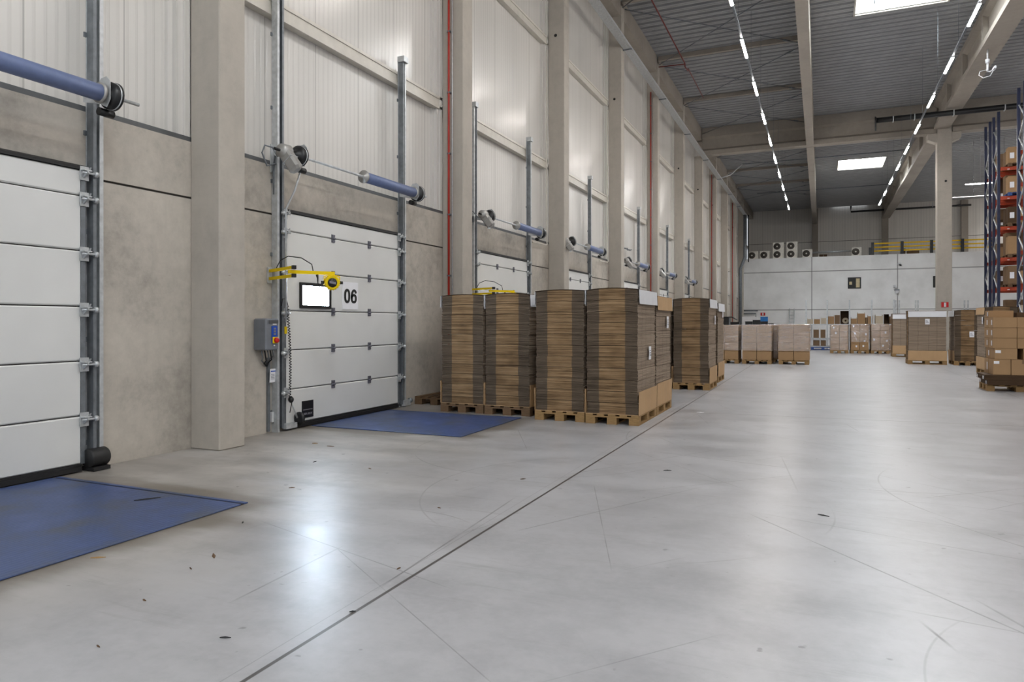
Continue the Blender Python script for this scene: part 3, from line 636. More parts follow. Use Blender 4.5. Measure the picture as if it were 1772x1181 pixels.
def digit_mesh():
    m = MB(); T = .0012
    def stroke(pts, w):                       # flat bold stroke in the y-z plane
        n = len(pts); L = []; Q = []
        for i, (a, b) in enumerate(pts):
            p, q = pts[max(i - 1, 0)], pts[min(i + 1, n - 1)]
            if pts[0] == pts[-1] and i in (0, n - 1): p, q = pts[-2], pts[1]
            dx, dy = q[0] - p[0], q[1] - p[1]; l = math.hypot(dx, dy); hx, hy = -dy / l * w, dx / l * w * .8
            L.append((a + hx, b + hy)); Q.append((a - hx, b - hy))
        vs = [(0, a, b) for a, b in L] + [(0, a, b) for a, b in Q] + [(T, a, b) for a, b in L] + [(T, a, b) for a, b in Q]
        fs = []
        for i in range(n - 1): fs += [(i, i + 1, n + i + 1, n + i), (2 * n + i, 2 * n + i + 1, 3 * n + i + 1, 3 * n + i), (i, i + 1, 2 * n + i + 1, 2 * n + i), (n + i, n + i + 1, 3 * n + i + 1, 3 * n + i)]
        m.add(vs, fs)
    el = lambda cy, cz, ry, rz_, a0, a1, k=28: [(cy + ry * math.copysign(abs(math.cos(a0 + (a1 - a0) * i / k)) ** .8, math.cos(a0 + (a1 - a0) * i / k)), cz + rz_ * math.copysign(abs(math.sin(a0 + (a1 - a0) * i / k)) ** .8, math.sin(a0 + (a1 - a0) * i / k))) for i in range(k + 1)]
    z0 = el(-.085, .105, .052, .092, 0, 2 * PI); z0[-1] = z0[0]; stroke(z0, .026)
    z1 = el(.085, .068, .052, .055, 0, 2 * PI); z1[-1] = z1[0]; stroke(z1, .025)
    stroke([(.138, .152), (.130, .178), (.112, .194), (.09, .198), (.064, .188), (.045, .160), (.035, .120), (.033, .070)], .025)
    return m.mesh('lettering', M['ink'])
put('lettering', digit_mesh(), sg, (.0125, 9.04, 1.805))
lg = MB().cbox(.0, .008, 7.92, 8.17, .125, .37, .003).build('maker_plate', M['black'], d, (.0705, 0, 0)); lg['label'] = 'black square plate with small pale lettering'
for q in range(9): MB().box(.0085, .0095, 7.945 + q * .0225, 7.962 + q * .0225, .236, .248).build('print_mark', M['grey_ink'], lg)
put('lettering', text_mesh('ASSA ABLOY', .045, M['grey_ink'], .0005, .72), lg, (.0095, 8.045, .168))
DOORS = [d]

def track_mesh(h=6.2):
    m = MB()
    m.prism([(0, -.06), (.012, -.06), (.012, .05), (.09, .05), (.09, .02), (.1, .02), (.1, .062), (0, .062)], 0, h); return m.mesh('channel', M['galv'])
TM = track_mesh()
def guide_mesh(h=6.1):
    m = MB(); m.prism([(.012, -.055), (.11, -.055), (.11, -.02), (.1, -.02), (.1, -.045), (.02, -.045), (.02, .0), (.012, .0)], .05, h); return m.mesh('guide', M['galv_dark'])
GM = guide_mesh()
def track(y, s, label, dark=False):
    t = thing('door_track', label, 'track', (WX + .004, y, 0))
    a = put('channel', TM, t); b = put('guide', GM, t)
    if s < 0:
        for o_ in (a, b): o_.scale = (1, -1, 1)
    MB().box(-.0, .14, -.07, .07, 6.1, 6.2).build('end_stop', M['galv'], t)
    MB().tube([(.06, 0, 5.75), (.06, 0, 6.09)], .02, 8).build('buffer', M['galv_dark'], t)
    for z in (.25, 1.3, 2.4, 3.4, 4.4, 5.4): MB().box(0, .014, -.085, .085, z, z + .05).build('wall_clip', M['galv_dark'], t)
    return t
TR = (track(7.46, -1, 'steel guide track at the near side of door 06'), track(10.56, 1, 'steel guide track at the far side of door 06'))
# shaft with spring tube
t = thing('torsion_shaft', 'torsion shaft with blue grey spring tube above door 06', 'door shaft', (WX + .42, 0, 3.74))
MB().tube([(0, 7.30, 0), (0, 10.78, 0)], .018, 10).build('shaft', M['galv'], t)
sp = MB().lathe([(0, .078), (.005, .082), (1.38, .082), (1.385, .078)], 'y', (0, 8.97, 0), 24); sp.build('spring_tube', M['spring'], t)
for y in (8.91, 10.345):
    MB().lathe([(-.02, .03), (0, .03), (0, .1), (.022, .1), (.022, .05), (.05, .05)], 'y', (0, y, 0), 20).build('end_plug', M['motor'], t)
for y in (7.44, 10.46):
    dr = MB().lathe([(-.05, .05), (-.02, .055), (0, .1), (.02, .135), (.06, .13), (.07, .14), (.085, .14), (.085, .03)], 'y', (0, y - .03, 0), 24); dr.build('cable_drum', M['black'], t)
    MB().lathe([(0, .136), (.012, .136)], 'y', (0, y + .028, 0), 24).build('drum_rim', M['galv'], t)
for y in (7.53, 10.405):
    bk = MB().prism([(-.31, -.04), (-.06, -.09), (.03, -.13), (.08, -.06), (.08, .12), (.03, .17), (-.05, .16), (-.12, .06), (-.31, .02)], y - .004, y + .004, 'xz'); bk.build('bearing_plate', M['galv'], t)
    MB().tube([(-.1, y + .01, -.15), (-.1, y + .16, -.15)], .04, 12).build('buffer', M['black'], t)
SH = t
# motor
t = thing('drive_motor', 'grey cast gear motor on the shaft above door 06', 'motor', (WX + .42, 7.19, 3.74))
MB().lathe([(-.1, .02), (-.08, .045), (-.075, .09), (.05, .1), (.07, .08)], 'y', (0, 0, 0), 20).build('gearbox', M['motor'], t)
ROT = Matrix.Rotation(math.radians(-38), 4, 'Y')
hb = MB().cbox(-.085, .085, -.07, .06, -.34, -.02, .03, M4=ROT); hb.build('motor_body', M['motor'], t)
MB().cbox(-.088, .088, -.075, .065, -.16, -.15, .002, M4=ROT).build('housing_seam', M['galv'], t)
MB().tube([(0, -.09, 0), (0, -.19, 0)], .02, 8).build('shaft_stub', M['black'], t)
MB().tube([(-.12, .0, -.05), (-.28, .08, .1), (-.34, .0, .12), (-.37, -.02, .02), (-.36, .06, -.14), (-.3, .16, -.1), (-.34, .19, .02), (-.38, .2, -.2), (-.38, .21, -.5)], .012, 8).build('cable', M['galv_dark'], t)
MB().box(-.412, -.39, .17, .36, -.2, .18).build('mounting_plate', M['galv'], t)
MO = t
t = thing('conduit', 'thin grey cable conduit bent along the near track of door 06', 'conduit', (WX + .16, 7.50, 0))
MB().tube([(.0, 0, 1.5), (.0, 0, 3.05), (.1, .06, 3.3), (.16, .1, 3.55)], .013, 8).build('pipe', M['galv'], t)
# copies for the other doors
for i, (nm, o_) in enumerate(DOFF):
    if i == 1: continue
    c = dup(d, (WX, o_, 0), ['white sectional dock door cut by the photo edge, nearest of all', '', 'white sectional dock door behind the tall flat carton stacks, next after 06', 'white sectional dock door, fourth along the dock wall', 'white sectional dock door, fifth along the dock wall', 'white sectional dock door, sixth along the dock wall', 'white sectional dock door, last along the dock wall'][i],
            skip=('number_sign', 'maker_plate', 'window_frame') if i == 0 else ('number_sign', 'maker_plate')); c.name = 'door_%d' % (i + 1 if i else 1)
    if i == 0:
        for ch in list(c.children):
            if ch.name.split('.')[0] == 'hinge': bpy.data.objects.remove(ch)
    for j, tr in enumerate(TR):
        if i == 3 and j == 0: continue
        dup(tr, (WX + .004, tr.location.y + o_, 0), 'steel guide track at the %s side of %s' % (('near', 'far')[j], WHERE[i]))
    dup(SH, (WX + (.50 if i == 3 else .42), o_, 3.74), 'torsion shaft with blue grey spring tube above ' + WHERE[i])
    if i >= 2: dup(MO, (WX + .42, 7.19 + o_, 3.74), 'grey cast gear motor on the shaft above ' + WHERE[i])
# near track of door 05 sits outside the picture; its far track has a black roller guard at the foot
t = thing('roller_guard', 'black rounded roller guard at the foot of the nearest door track', 'guard', (WX + .08, 4.8, 0.03))
MB().lathe([(-.1, .0), (-.1, .085), (-.085, .095), (.085, .095), (.1, .085), (.1, 0)], 'y', (0.03, 0, .1), 24).build('drum', M['rubber'], t)
MB().box(-.07, .12, -.09, .09, -.025, .012).build('foot', M['rubber'], t)
t = thing('bottom_bracket', 'galvanised cable bracket at the far foot of door 06', 'bracket', (WX + .08, 10.6, 0))
MB().box(0, .06, -.09, .12, .02, .12).build('plate', M['galv'], t); MB().lathe([(0, .045), (.05, .045)], 'y', (.04, .1, .1), 14).build('wheel', M['galv_dark'], t)
t = thing('cable_guard', 'black slack cable wheel and steel bracket at the near foot of door 06', 'guard', (WX + .09, 7.62, 0))
MB().lathe([(0, .06), (.01, .09), (.035, .09), (.045, .06)], 'y', (.06, .14, .15), 20).build('wheel', M['black'], t)
MB().box(-.01, .06, -.1, .12, .03, .1).build('bracket', M['galv'], t)
MB().tube([(.05, .0, .42), (.06, .12, .16)], .012, 8).build('lever', M['galv'], t)
MB().lathe([(0, .02), (.03, .05), (.06, .03)], 'y', (.05, -.03, .43), 14).build('knob', M['black'], t)
# blue dock leveller plates
for lab, (x0, x1, y0, y1), q in (('blue steel chequer plate of the dock leveller at the nearest door', (-6.72, -4.34, 2.38, 4.34), 1), ('blue steel chequer plate of the dock leveller at door 06', (-6.72, -4.28, 8.06, 9.99), 2)):
    t = thing('dock_leveller', lab, 'dock plate', (x0, y0, 0))
    MB().cbox(0, x1 - x0, 0, y1 - y0, .001, .012, .003).build('deck_plate', M['plate'], t)
    MB().box(.0, x1 - x0, y1 - y0 + .004, y1 - y0 + .03, .001, .006).build('edge_gap', M['rubber'], t)
    MB().box(.0, x1 - x0, y1 - y0 + .034, y1 - y0 + .075, .001, .010).build('edge_angle', M['plate'], t)

# control box, cables, leaflets at door 06
t = thing('control_box', 'grey door control box with blue keypad and rotary switch', 'control box', (WX, 7.06, 1.13))
MB().cbox(.001, .22, -.0, .24, 0, .42, .015).build('enclosure', M['box_grey'], t)
MB().box(.2205, .228, .05, .22, .355, .395).build('name_strip', M['sill'], t)
k_ = MB().box(.2205, .23, .10, .20, .09, .32).build('keypad', M['box_blue'], t)
for z in (.285, .25, .215): MB().box(.2302, .234, .13, .17, z - .012, z + .012).build('button', M['grey_ink'], k_)
r_ = MB().cbox(.2305, .245, .105, .20, .09, .175, .003).build('switch_plate', M['yellow'], t)
MB().lathe([(0, .036), (.03, .034), (.035, .02)], 'x', (.2455, .155, .132), 16).build('switch_knob', M['sign_red'], r_)
MB().box(.2205, .225, .12, .19, .335, .35).build('sticker', M['white'], t); MB().lathe([(0, .013), (.012, .012)], 'x', (.2205, .15, .06), 10).build('indicator', M['white'], t)
for q, (yy, s) in enumerate(((.04, .10), (.09, .14), (.13, .10), (.17, .13), (.20, .08))):
    MB().tube([(.1 + .01 * q, yy, .02), (.11 + .01 * q, yy + .02, -s), (.06, yy + .05, -s - .04), (.03, .2 + .008 * q, -.22)], .009, 8).build('cable', M['rubber' if q % 2 else 'galv_dark'], t)
t = thing('cable_duct', 'grey cable duct running down the wall below the control box', 'duct', (WX, 7.3, 0))
MB().box(.001, .03, 0, .045, .02, 1.02).build('duct', M['galv_dark'], t)
MB().box(.001, .04, .07, .13, .14, .28).build('socket', M['white'], t)
MB().tube([(.03, .1, .14), (.035, .12, .05), (.04, .17, .02)], .008, 6).build('cable', M['rubber'], t)
t = thing('instruction_sheet', 'white instruction sheet hanging under the grey control box', 'sheet', (WX + .05, 7.36, .68))
MB().prism([(0, 0), (.012, .01), (.02, .19), (.016, .19), (.007, .01), (-.004, 0)], -.06, .05, 'xz').build('sheet', M['paper'], t)
MB().box(.021, .0225, -.05, .04, .15, .165).build('heading', M['box_blue'], t)
for q in range(4): MB().box(.0195, .021, -.045, .02, .05 + q * .02, .056 + q * .02).build('text_line', M['grey_ink'], t)
t = thing('spiral_cable', 'black coiled cable hanging along the near track of door 06', 'cable', (WX + .13, 7.56, 0))
pts = []
for i in range(240):
    z = 1.72 - i / 239 * 1.3; a = i * .9; x = .0 + .03 * math.sin(i / 239 * PI); pts.append((x + .014 * math.cos(a), .05 * (i / 239) + .014 * math.sin(a), z))
MB().tube([(-.02, -.09, 1.72), (-.01, -.08, 1.82), (.01, -.03, 1.82)] + pts + [(.03, .06, .4), (0.02, .03, .25)], .006, 6).build('coil', M['rubber'], t)
one('safety_label', MB().box(0, .004, 0, .05, 0, .10), M['yellow'], 'small yellow warning label on the near edge of door 06', 'label', (WX + .0785, 7.562, 1.34))
# yellow dock light
def dock_light(o_, lab):
    t = thing('dock_light', lab, 'dock light', (WX, 7.34 + o_, 2.12))
    MB().box(.001, .03, -.03, .04, -.09, .13).build('wall_plate', M['galv'], t)
    e = Vector((.74, -.36, .0))
    dirv = e.normalized(); sd = Vector((-dirv.y, dirv.x, 0)) * .02
    def bar(a, b, hw, hh, nm, mat):
        a = Vector(a); b = Vector(b); dd = (b - a).normalized(); s = Vector((-dd.y, dd.x, 0)).normalized() * hw; u = Vector((0, 0, hh))
        return MB().loft([[a - s - u, a + s - u, a + s + u, a - s + u], [b - s - u, b + s - u, b + s + u, b - s + u]]).build(nm, mat, t)
    for z in (.075, -.03):
        bar((.03, 0, z), (e.x, e.y, z), .02, .019, 'arm', M['yellow'])
        bar((e.x, e.y, z), (e.x + .045, e.y - .02, z), .022, .024, 'arm_cap', M['black'])
    bar((e.x - .08, e.y + .0, .022), (1.0, .13, .022), .02, .022, 'boom', M['yellow'])
    h = Vector((1.0, .08, -.10))
    ax = (Vector((.75, -.64, -.12)).normalized(),); a0 = ax[0]; a1 = a0.cross(Vector((0, 0, 1))).normalized(); a2 = a1.cross(a0)
    hd = MB().lathe([(-.12, .05), (-.1, .085), (.0, .095), (.035, .095), (.045, .085), (.03, .062)], (a0, a1, a2), h, 24); hd.build('lamp_head', M['yellow'], t)
    MB().lathe([(0, .06), (.012, .058)], (a0, a1, a2), h + a0 * .032, 20).build('lens', M['black'], t)
    st = MB(); c0 = h + a0 * .046
    st.loft([[c0 - a1 * .045 - a2 * .022, c0 + a1 * .04 - a2 * .005, c0 + a1 * .04 + a2 * .025, c0 - a1 * .045 + a2 * .008], [c0 - a1 * .045 - a2 * .022 + a0 * .002, c0 + a1 * .04 - a2 * .005 + a0 * .002, c0 + a1 * .04 + a2 * .025 + a0 * .002, c0 - a1 * .045 + a2 * .008 + a0 * .002]]).build('sticker', M['grey_ink'], t)
    for k2 in range(18):
        an = 2 * PI * k2 / 18; q = h + (a1 * math.cos(an) + a2 * math.sin(an)) * .097
        MB().tube([q - a0 * .08, q + a0 * .03], .007, 5).build('cooling_fin', M['yellow'], t)
    MB().tube([h + a1 * .1, h + a1 * .1 + Vector((0, 0, .08)), Vector((1.0, .1, .0)), h - a1 * .1 + Vector((0, 0, .08)), h - a1 * .1], .008, 6).build('yoke', M['yellow'], t)
    for s in (-1, 1): MB().tube([h + a1 * .1 * s, h + a1 * .14 * s], .02, 8).build('wing_knob', M['black'], t)
    MB().tube([(.25, -.12, .1), (.3, -.1, .2), (.45, -.12, .25), (.65, -.1, .22), (.82, -.1, .13), (.84, -.1, .045)], .007, 6).build('cable', M['rubber'], t)
    MB().tube([(.87, -.06, .0), (.872, -.055, -.02), (.875, -.05, -.05), (.876, -.05, -.11), (.89, -.03, -.17), (.93, .02, -.21), (.98, .08, -.18)], [.016, .016, .01, .006, .006, .006, .006], 6).build('lamp_cable', M['rubber'], t)
    return t
dock_light(0, 'yellow folding dock light arm mounted beside door 06')
dock_light(5.9, 'yellow dock light arm just showing above the stacked flat cartons')
for i, y in ((2, 17.72), (3, 23.65)):
    one('conduit', MB().tube([(.03, 0, 8.9), (.03, 0, 3.75), (.05, -.03, 3.62), (.05, -.12, 3.58), (.05, -1.1, 3.56)], .016, 8), M['girt'], 'thin white conduit bending from the wall corner to the shaft of ' + WHERE[i], 'conduit', (WX + .03, y, 0))
one('wall_bracket', MB().box(0, .05, 0, 1.4, 0, .04).box(0, .2, .3, .33, -.02, .0).box(0, .2, .9, .93, -.02, 0), M['galv_dark'], 'small horizontal bracket rail on the white panels above the fifth dock door', 'bracket', (WX + .001, 25.6, 4.3))

# ------------------------------------------------------------------ pallets and loads
def pallet_proto(W, D, mat, label):
    t = thing('wooden_pallet', label, 'pallet')
    bw = .145 if W < 1 else .145
    n_ = 5 if W < 1 else 6
    for i in range(n_):
        x = -W / 2 + i * (W - .11) / (n_ - 1); MB().box(x, x + .11, -D / 2, D / 2, .122, .144).build('deck_board', M[mat], t)
    for y in (-D / 2, -.0725, D / 2 - .145): MB().box(-W / 2, W / 2, y, y + .145, .1, .1215).build('cross_board', M[mat], t)
    for x in (-W / 2, -.0725, W / 2 - .145):
        MB().box(x, x + .145, -D / 2, D / 2, 0, .022).build('base_board', M[mat], t)
        for y in (-D / 2, -.0725, D / 2 - .145): MB().box(x, x + .145, y, y + .145, .0225, .0995).build('block', M[mat], t)
    return t
PAL = {}
def pallet(kind, loc, rz, label, group=None):
    W, D, mat = {'euro': (.8, 1.2, 'wood'), 'old': (.8, 1.2, 'wood_old'), 'wide': (1.0, 1.2, 'wood'), 'blue': (.8, 1.2, 'blue_pallet'), 'cross': (1.2, .8, 'wood')}[kind]
    if kind not in PAL: p = PAL[kind] = pallet_proto(W, D, mat, label); p.location = loc; p.rotation_euler = (0, 0, rz); tag(p, label, None, group); return p
    return dup(PAL[kind], loc, label, group, rz=rz)

def bundle_mesh(level, H, seed, bow, W=.77, D=1.16):
    """one tied bundle of folded cartons, its sheets a little out of line"""
    r = random.Random(seed); m = MB(); n = 11; hh = H / n; nx = 8
    rings = []
    def ring(z, dx, dy, ins):
        w, dd = W / 2 - ins, D / 2 - ins; p = []
        for i in range(nx + 1): x = -w + 2 * w * i / nx; p.append((x + dx, -dd + dy, z + bow * (1 - (x / (W / 2)) ** 2)))
        for i in range(nx, -1, -1): x = -w + 2 * w * i / nx; p.append((x + dx, dd + dy, z + bow * (1 - (x / (W / 2)) ** 2)))
        return p
    rings.append(ring(0, 0, 0, .006))
    for l in range(n):
        dx, dy = r.uniform(-.004, .004), r.uniform(-.004, .004); ins = r.uniform(0, .005)
        rings.append(ring(l * hh + hh * .06, dx, dy, ins)); rings.append(ring(l * hh + hh * .78, dx, dy, ins))
        if l < n - 1: rings.append(ring(l * hh + hh * .9, dx, dy, ins + .005))
    rings.append(ring(H, 0, 0, .006))
    k_ = len(rings[0])
    vs = [p for rg in rings for p in rg]; 
    for a in range(len(rings) - 1):
        for i in range(k_):
            j = (i + 1) % k_
            end = i != nx and i != k_ - 1
            m.f.append([a * k_ + i, a * k_ + j, (a + 1) * k_ + j, (a + 1) * k_ + i]); m.mi.append(0 if end else 1); m.sm.append(False)
    m.v = vs
    for base, rev in ((0, True), ((len(rings) - 1) * k_, False)):
        for i in range(nx): m.f.append([base + i, base + i + 1, base + k_ - 2 - i, base + k_ - 1 - i]); m.mi.append(1); m.sm.append(False)
    return m.mesh('carton_bundle', [M['ends'], M['sides']])
BM = {}
def flat_load(x, y, H, where, rz=0.0, cap='white', n=10, kind='euro', tray=True, lab=None, seed=0, stickers=()):
    """pallet, cardboard tray, tied bundles of folded cartons, cap"""
    r = random.Random(seed + 100)
    pallet(kind, (x, y, 0), rz, 'pallet under ' + where)
    ca, sa = math.cos(rz), math.sin(rz)
    z = .1445
    if tray:
        t = thing('cardboard_tray', 'tan tray round the foot of ' + where, 'tray', (x, y, z), rz)
        MB().box(-.392, .392, -.596, .596, .0005, .006).build('base_sheet', M['tray'], t)
        for s in (-1, 1):
            pts = [];
            for i in range(13):
                yy = -.596 + i * 1.192 / 12
                pts.append((s * (.4035 + (0.0 if i not in (4, 8) else -.006)), yy))
            top = r.uniform(.34, .37); fl_ = .006
            rings = [[(px, py, 0.0) for px, py in pts] + [(px - s * .005, py, 0.0) for px, py in reversed(pts)], [(px + s * fl_, py, top) for px, py in pts] + [(px - s * .005 + s * fl_, py, top) for px, py in reversed(pts)]]
            MB().loft(rings).build('side_flap', M['tray'], t)
        z += .007
    Hb = (H - z - .012) / n
    for i in range(n):
        key = (round(Hb, 3), i, seed % 2)
        if key not in BM: BM[key] = bundle_mesh(i, Hb - .005, 31 * i + 7 * (seed % 2), .030 * (i + 1) / n * (1 if seed % 2 else .7))
        o = put('carton_bundle', BM[key], None, (x + r.uniform(-.008, .004), y + r.uniform(-.006, .006), z + i * Hb), rz + r.uniform(-.004, .004))
        if i and False: o.location.z += .0
        tag(o, 'bundle of flat cartons in ' + where, 'cartons', 'carton bundles in ' + where)
    zt = z + n * Hb
    bow = .030 * (1 if seed % 2 else .7)
    if cap:
        mat = M['white'] if cap == 'white' else M['tray']
        t = thing('carton_cover', ('white' if cap == 'white' else 'brown') + ' cover on top of ' + where, 'cover', (x, y, zt), rz)
        nx = 8; tp = [(-.402 + .804 * i / nx, bow * (1 - (2 * i / nx - 1) ** 2)) for i in range(nx + 1)]
        MB().prism([(a, b + .001) for a, b in tp] + [(a, b + .006) for a, b in reversed(tp)], -.585, .595, 'xz').build('top_sheet', M['card_dark'], t)
        for s in (-1, 1):
            pts = [(s * (.4025 - (.004 if i in (4, 8) else 0)), -.585 + i * 1.18 / 12) for i in range(13)]
            dz = .2 + r.uniform(-.02, .03)
            MB().loft([[(px, py, 0.001) for px, py in pts] + [(px + s * .005, py, 0.001) for px, py in reversed(pts)], [(px + s * .01, py, -dz) for px, py in pts] + [(px + s * .015, py, -dz) for px, py in reversed(pts)]]).build('side_flap', mat, t)
    for (dx, dy, dz, face, lb) in stickers:
        t = thing('paper_label', lb, 'label', (x + dx * ca - dy * sa, y + dx * sa + dy * ca, dz), rz + face)
        sh = MB().loft([[(-.07, 0, 0), (.07, 0, 0), (.07, .004, 0), (-.07, .004, 0)], [(-.07, -.006, .1), (.07, -.004, .1), (.07, 0, .1), (-.07, -.002, .1)], [(-.07, 0, .2), (.07, -.002, .2), (.07, .002, .2), (-.07, .004, .2)]])
        sh.build('sheet', M['paper'], t)
        for q in range(3): MB().box(-.05, .045 - .02 * q, -.011, -.0085, .06 + q * .035, .075 + q * .035).build('print_line', M['grey_ink'], t)

# nearest block: two rows of four
XS = [-2.80, -3.63, -4.62, -5.45]; YF = [10.56, 10.6, 10.86, 10.88]
nm = ['beside the floor joint', 'second from the floor joint', 'third from the floor joint', 'fourth from the floor joint']
for i in range(4):
    w = 'the nearest carton stack ' + nm[i] if i == 0 else 'the front row stack ' + nm[i]
    st = [(.408, .1, .93, PI / 2, 'white paper label low on the side of the stack beside the floor joint')] if i == 0 else []
    flat_load(XS[i], YF[i], 1.985 if i < 2 else 1.95, w, cap='white', seed=i + 1, stickers=st, n=11, kind='euro' if i < 2 else 'old')
for i in range(4):
    w = 'the second row stack ' + ['beside the floor joint', 'second from the joint', 'third from the joint', 'nearest the wall'][i]
    st = [(.408, .22, 1.40, PI / 2, 'white curled paper label high on the second row stack')] if i == 0 else []
    flat_load(XS[i] + (.0, .0, .0, -.12)[i], YF[i] + 1.235, (1.93, 1.93, 1.9, 1.9)[i], w, cap='brown' if i == 0 else 'white', seed=i + 4, stickers=st, n=11)
# next block
w = 'the lone front stack beyond the nearest block'
flat_load(-2.63, 16.38, 2.02, w, seed=3, n=11, stickers=[(.408, .25, 1.45, PI / 2, 'white paper label on the side of the lone front stack')])
flat_load(-3.47, 16.42, 2.0, 'the stack wallward of the lone front stack', seed=8, n=11)
flat_load(-2.72, 18.5, 1.98, 'the stack just behind the lone front stack', seed=5, n=11, stickers=[(.408, .25, 1.62, PI / 2, 'white paper label on the stack just behind the lone one')])
# stacks across the aisle
flat_load(3.46, 29.0, 1.9, 'the broadside stack across the aisle', rz=PI / 2, seed=2, n=10, stickers=[(-.408, -.0, 1.42, -PI / 2, 'square white label on the broadside stack across the aisle')])
flat_load(4.66, 29.1, 1.92, 'the stack between the broadside stack and the loose boxes', seed=6, n=10, stickers=[(.12, -.59, .98, 0, 'square white label on the end of the stack across the aisle')])
flat_load(3.45, 34.8, 1.85, 'the farthest stack across the aisle', rz=PI / 2, seed=7, n=10)
flat_load(4.67, 24.2, 1.93, 'the stack rising behind the loose boxes', seed=9, n=10, cap='brown', stickers=[(-.408, -.3, 1.45, -PI / 2, 'white label on the stack behind the loose boxes')])
for o_, lb in ((Vector((-6.25, 11.05, .0)), 0),):
    pallet('old', (-6.40, 11.6, 0), 0, 'old empty wooden pallet end showing between the wall and the stacks')

# ------------------------------------------------------------------ cartons
CM = {}
def carton_mesh(w, d_, h, mat, tape=True):
    key = (round(w, 2), round(d_, 2), round(h, 2), mat)
    if key in CM: return CM[key]
    m = MB(); c = .006
    m.cbox(-w / 2, w / 2, -d_ / 2, d_ / 2, 0, h, c)
    CM[key] = m.mesh('carton', M[mat]); return CM[key]
def tape_mesh(w, d_, h):
    key = ('t', round(w, 2), round(d_, 2), round(h, 2))
    if key not in CM:
        m = MB(); s = .025
        m.loft([[(-s, -d_ / 2 - .0015, h - .09), (s, -d_ / 2 - .0015, h - .09), (s, -d_ / 2 - .0005, h - .09), (-s, -d_ / 2 - .0005, h - .09)],
                [(-s, -d_ / 2 - .0015, h + .0015), (s, -d_ / 2 - .0015, h + .0015), (s, -d_ / 2 - .0005, h + .0005), (-s, -d_ / 2 - .0005, h + .0005)],
                [(-s, d_ / 2, h + .0015), (s, d_ / 2, h + .0015), (s, d_ / 2, h + .0005), (-s, d_ / 2, h + .0005)]])
        CM[key] = m.mesh('tape', M['card_dull'])
    return CM[key]
def carton(x, y, z, w, d_, h, label, group=None, mat='card', rz=0.0, sticker=None, tape=False):
    o = put('carton', carton_mesh(w, d_, h, mat), None, (x, y, z), rz); tag(o, label, 'carton', group)
    if tape: put('tape', tape_mesh(w, d_, h), o)
    if sticker:
        f, a, b, sw, sh = sticker                     # face, offsets, size
        if f == 'y': MB().box(a, a + sw, -d_ / 2 - .003, -d_ / 2 - .0008, b, b + sh).build('sticker', M['paper'], o)
        else: MB().box(-w / 2 - .003, -w / 2 - .0008, a, a + sw, b, b + sh).build('sticker', M['paper'], o)
    return o
def open_box(x, y, z, w, d_, h, label, mat='card', group=None, flaps=True, front=False):
    """open carton: four walls and a floor; front=True lies on its side, mouth to the aisle"""
    t = thing('open_carton', label, 'carton', (x, y, z), group=group); e = .008
    m = MB()
    if front:
        m.box(-w / 2, w / 2, -d_ / 2, d_ / 2, 0, e); m.box(-w / 2, w / 2, -d_ / 2, d_ / 2, h - e, h); m.box(-w / 2, -w / 2 + e, -d_ / 2, d_ / 2, e, h - e); m.box(w / 2 - e, w / 2, -d_ / 2, d_ / 2, e, h - e); m.box(-w / 2 + e, w / 2 - e, d_ / 2 - e, d_ / 2, e, h - e)
        m.build('body', M[mat], t); return t
    m.box(-w / 2, w / 2, -d_ / 2, d_ / 2, 0, e)
    m.box(-w / 2, w / 2, -d_ / 2, -d_ / 2 + e, e, h); m.box(-w / 2, w / 2, d_ / 2 - e, d_ / 2, e, h); m.box(-w / 2, -w / 2 + e, -d_ / 2 + e, d_ / 2 - e, e, h); m.box(w / 2 - e, w / 2, -d_ / 2 + e, d_ / 2 - e, e, h)
    m.build('body', M[mat], t)
    if flaps:
        for s in (-1, 1):
            MB().loft([[(s * w / 2, -d_ / 2, h), (s * w / 2, d_ / 2, h), (s * (w / 2 - e), d_ / 2, h), (s * (w / 2 - e), -d_ / 2, h)], [(s * (w / 2 - .015), -d_ / 2, h + .07), (s * (w / 2 - .015), d_ / 2, h + .07), (s * (w / 2 - .022), d_ / 2, h + .072), (s * (w / 2 - .022), -d_ / 2, h + .072)]]).build('flap', M['card_pale'], t)
    return t
def film(x, y, z0, w, d_, h, label, seed):
    """wrinkled stretch film skirt round a load"""
    r = random.Random(seed); m = MB(); nz, nx = 22, 14; rings = []
    for a in range(nz + 1):
        z = h * a / nz; p = []
        per = [(-w / 2 + w * i / nx, -d_ / 2, 0, -1) for i in range(nx)] + [(w / 2, -d_ / 2 + d_ * i / nx, 1, 0) for i in range(nx)] + [(w / 2 - w * i / nx, d_ / 2, 0, 1) for i in range(nx)] + [(-w / 2, d_ / 2 - d_ * i / nx, -1, 0) for i in range(nx)]
        for i, (px, py, ox, oy) in enumerate(per):
            q = .004 + .016 * r.random() + .010 * abs(math.sin(z * 9 + i * .35 + seed))
            p.append((px + ox * q + (0.004 if ox == 0 else 0) * 0, py + oy * q, z))
        rings.append(p)
    m.loft(rings, 0, True, False)
    m.add(rings[-1], [tuple(range(len(rings[-1])))], 0)
    o = m.build('stretch_film', M['film'], None, (x, y, z0)); return tag(o, label, 'film')
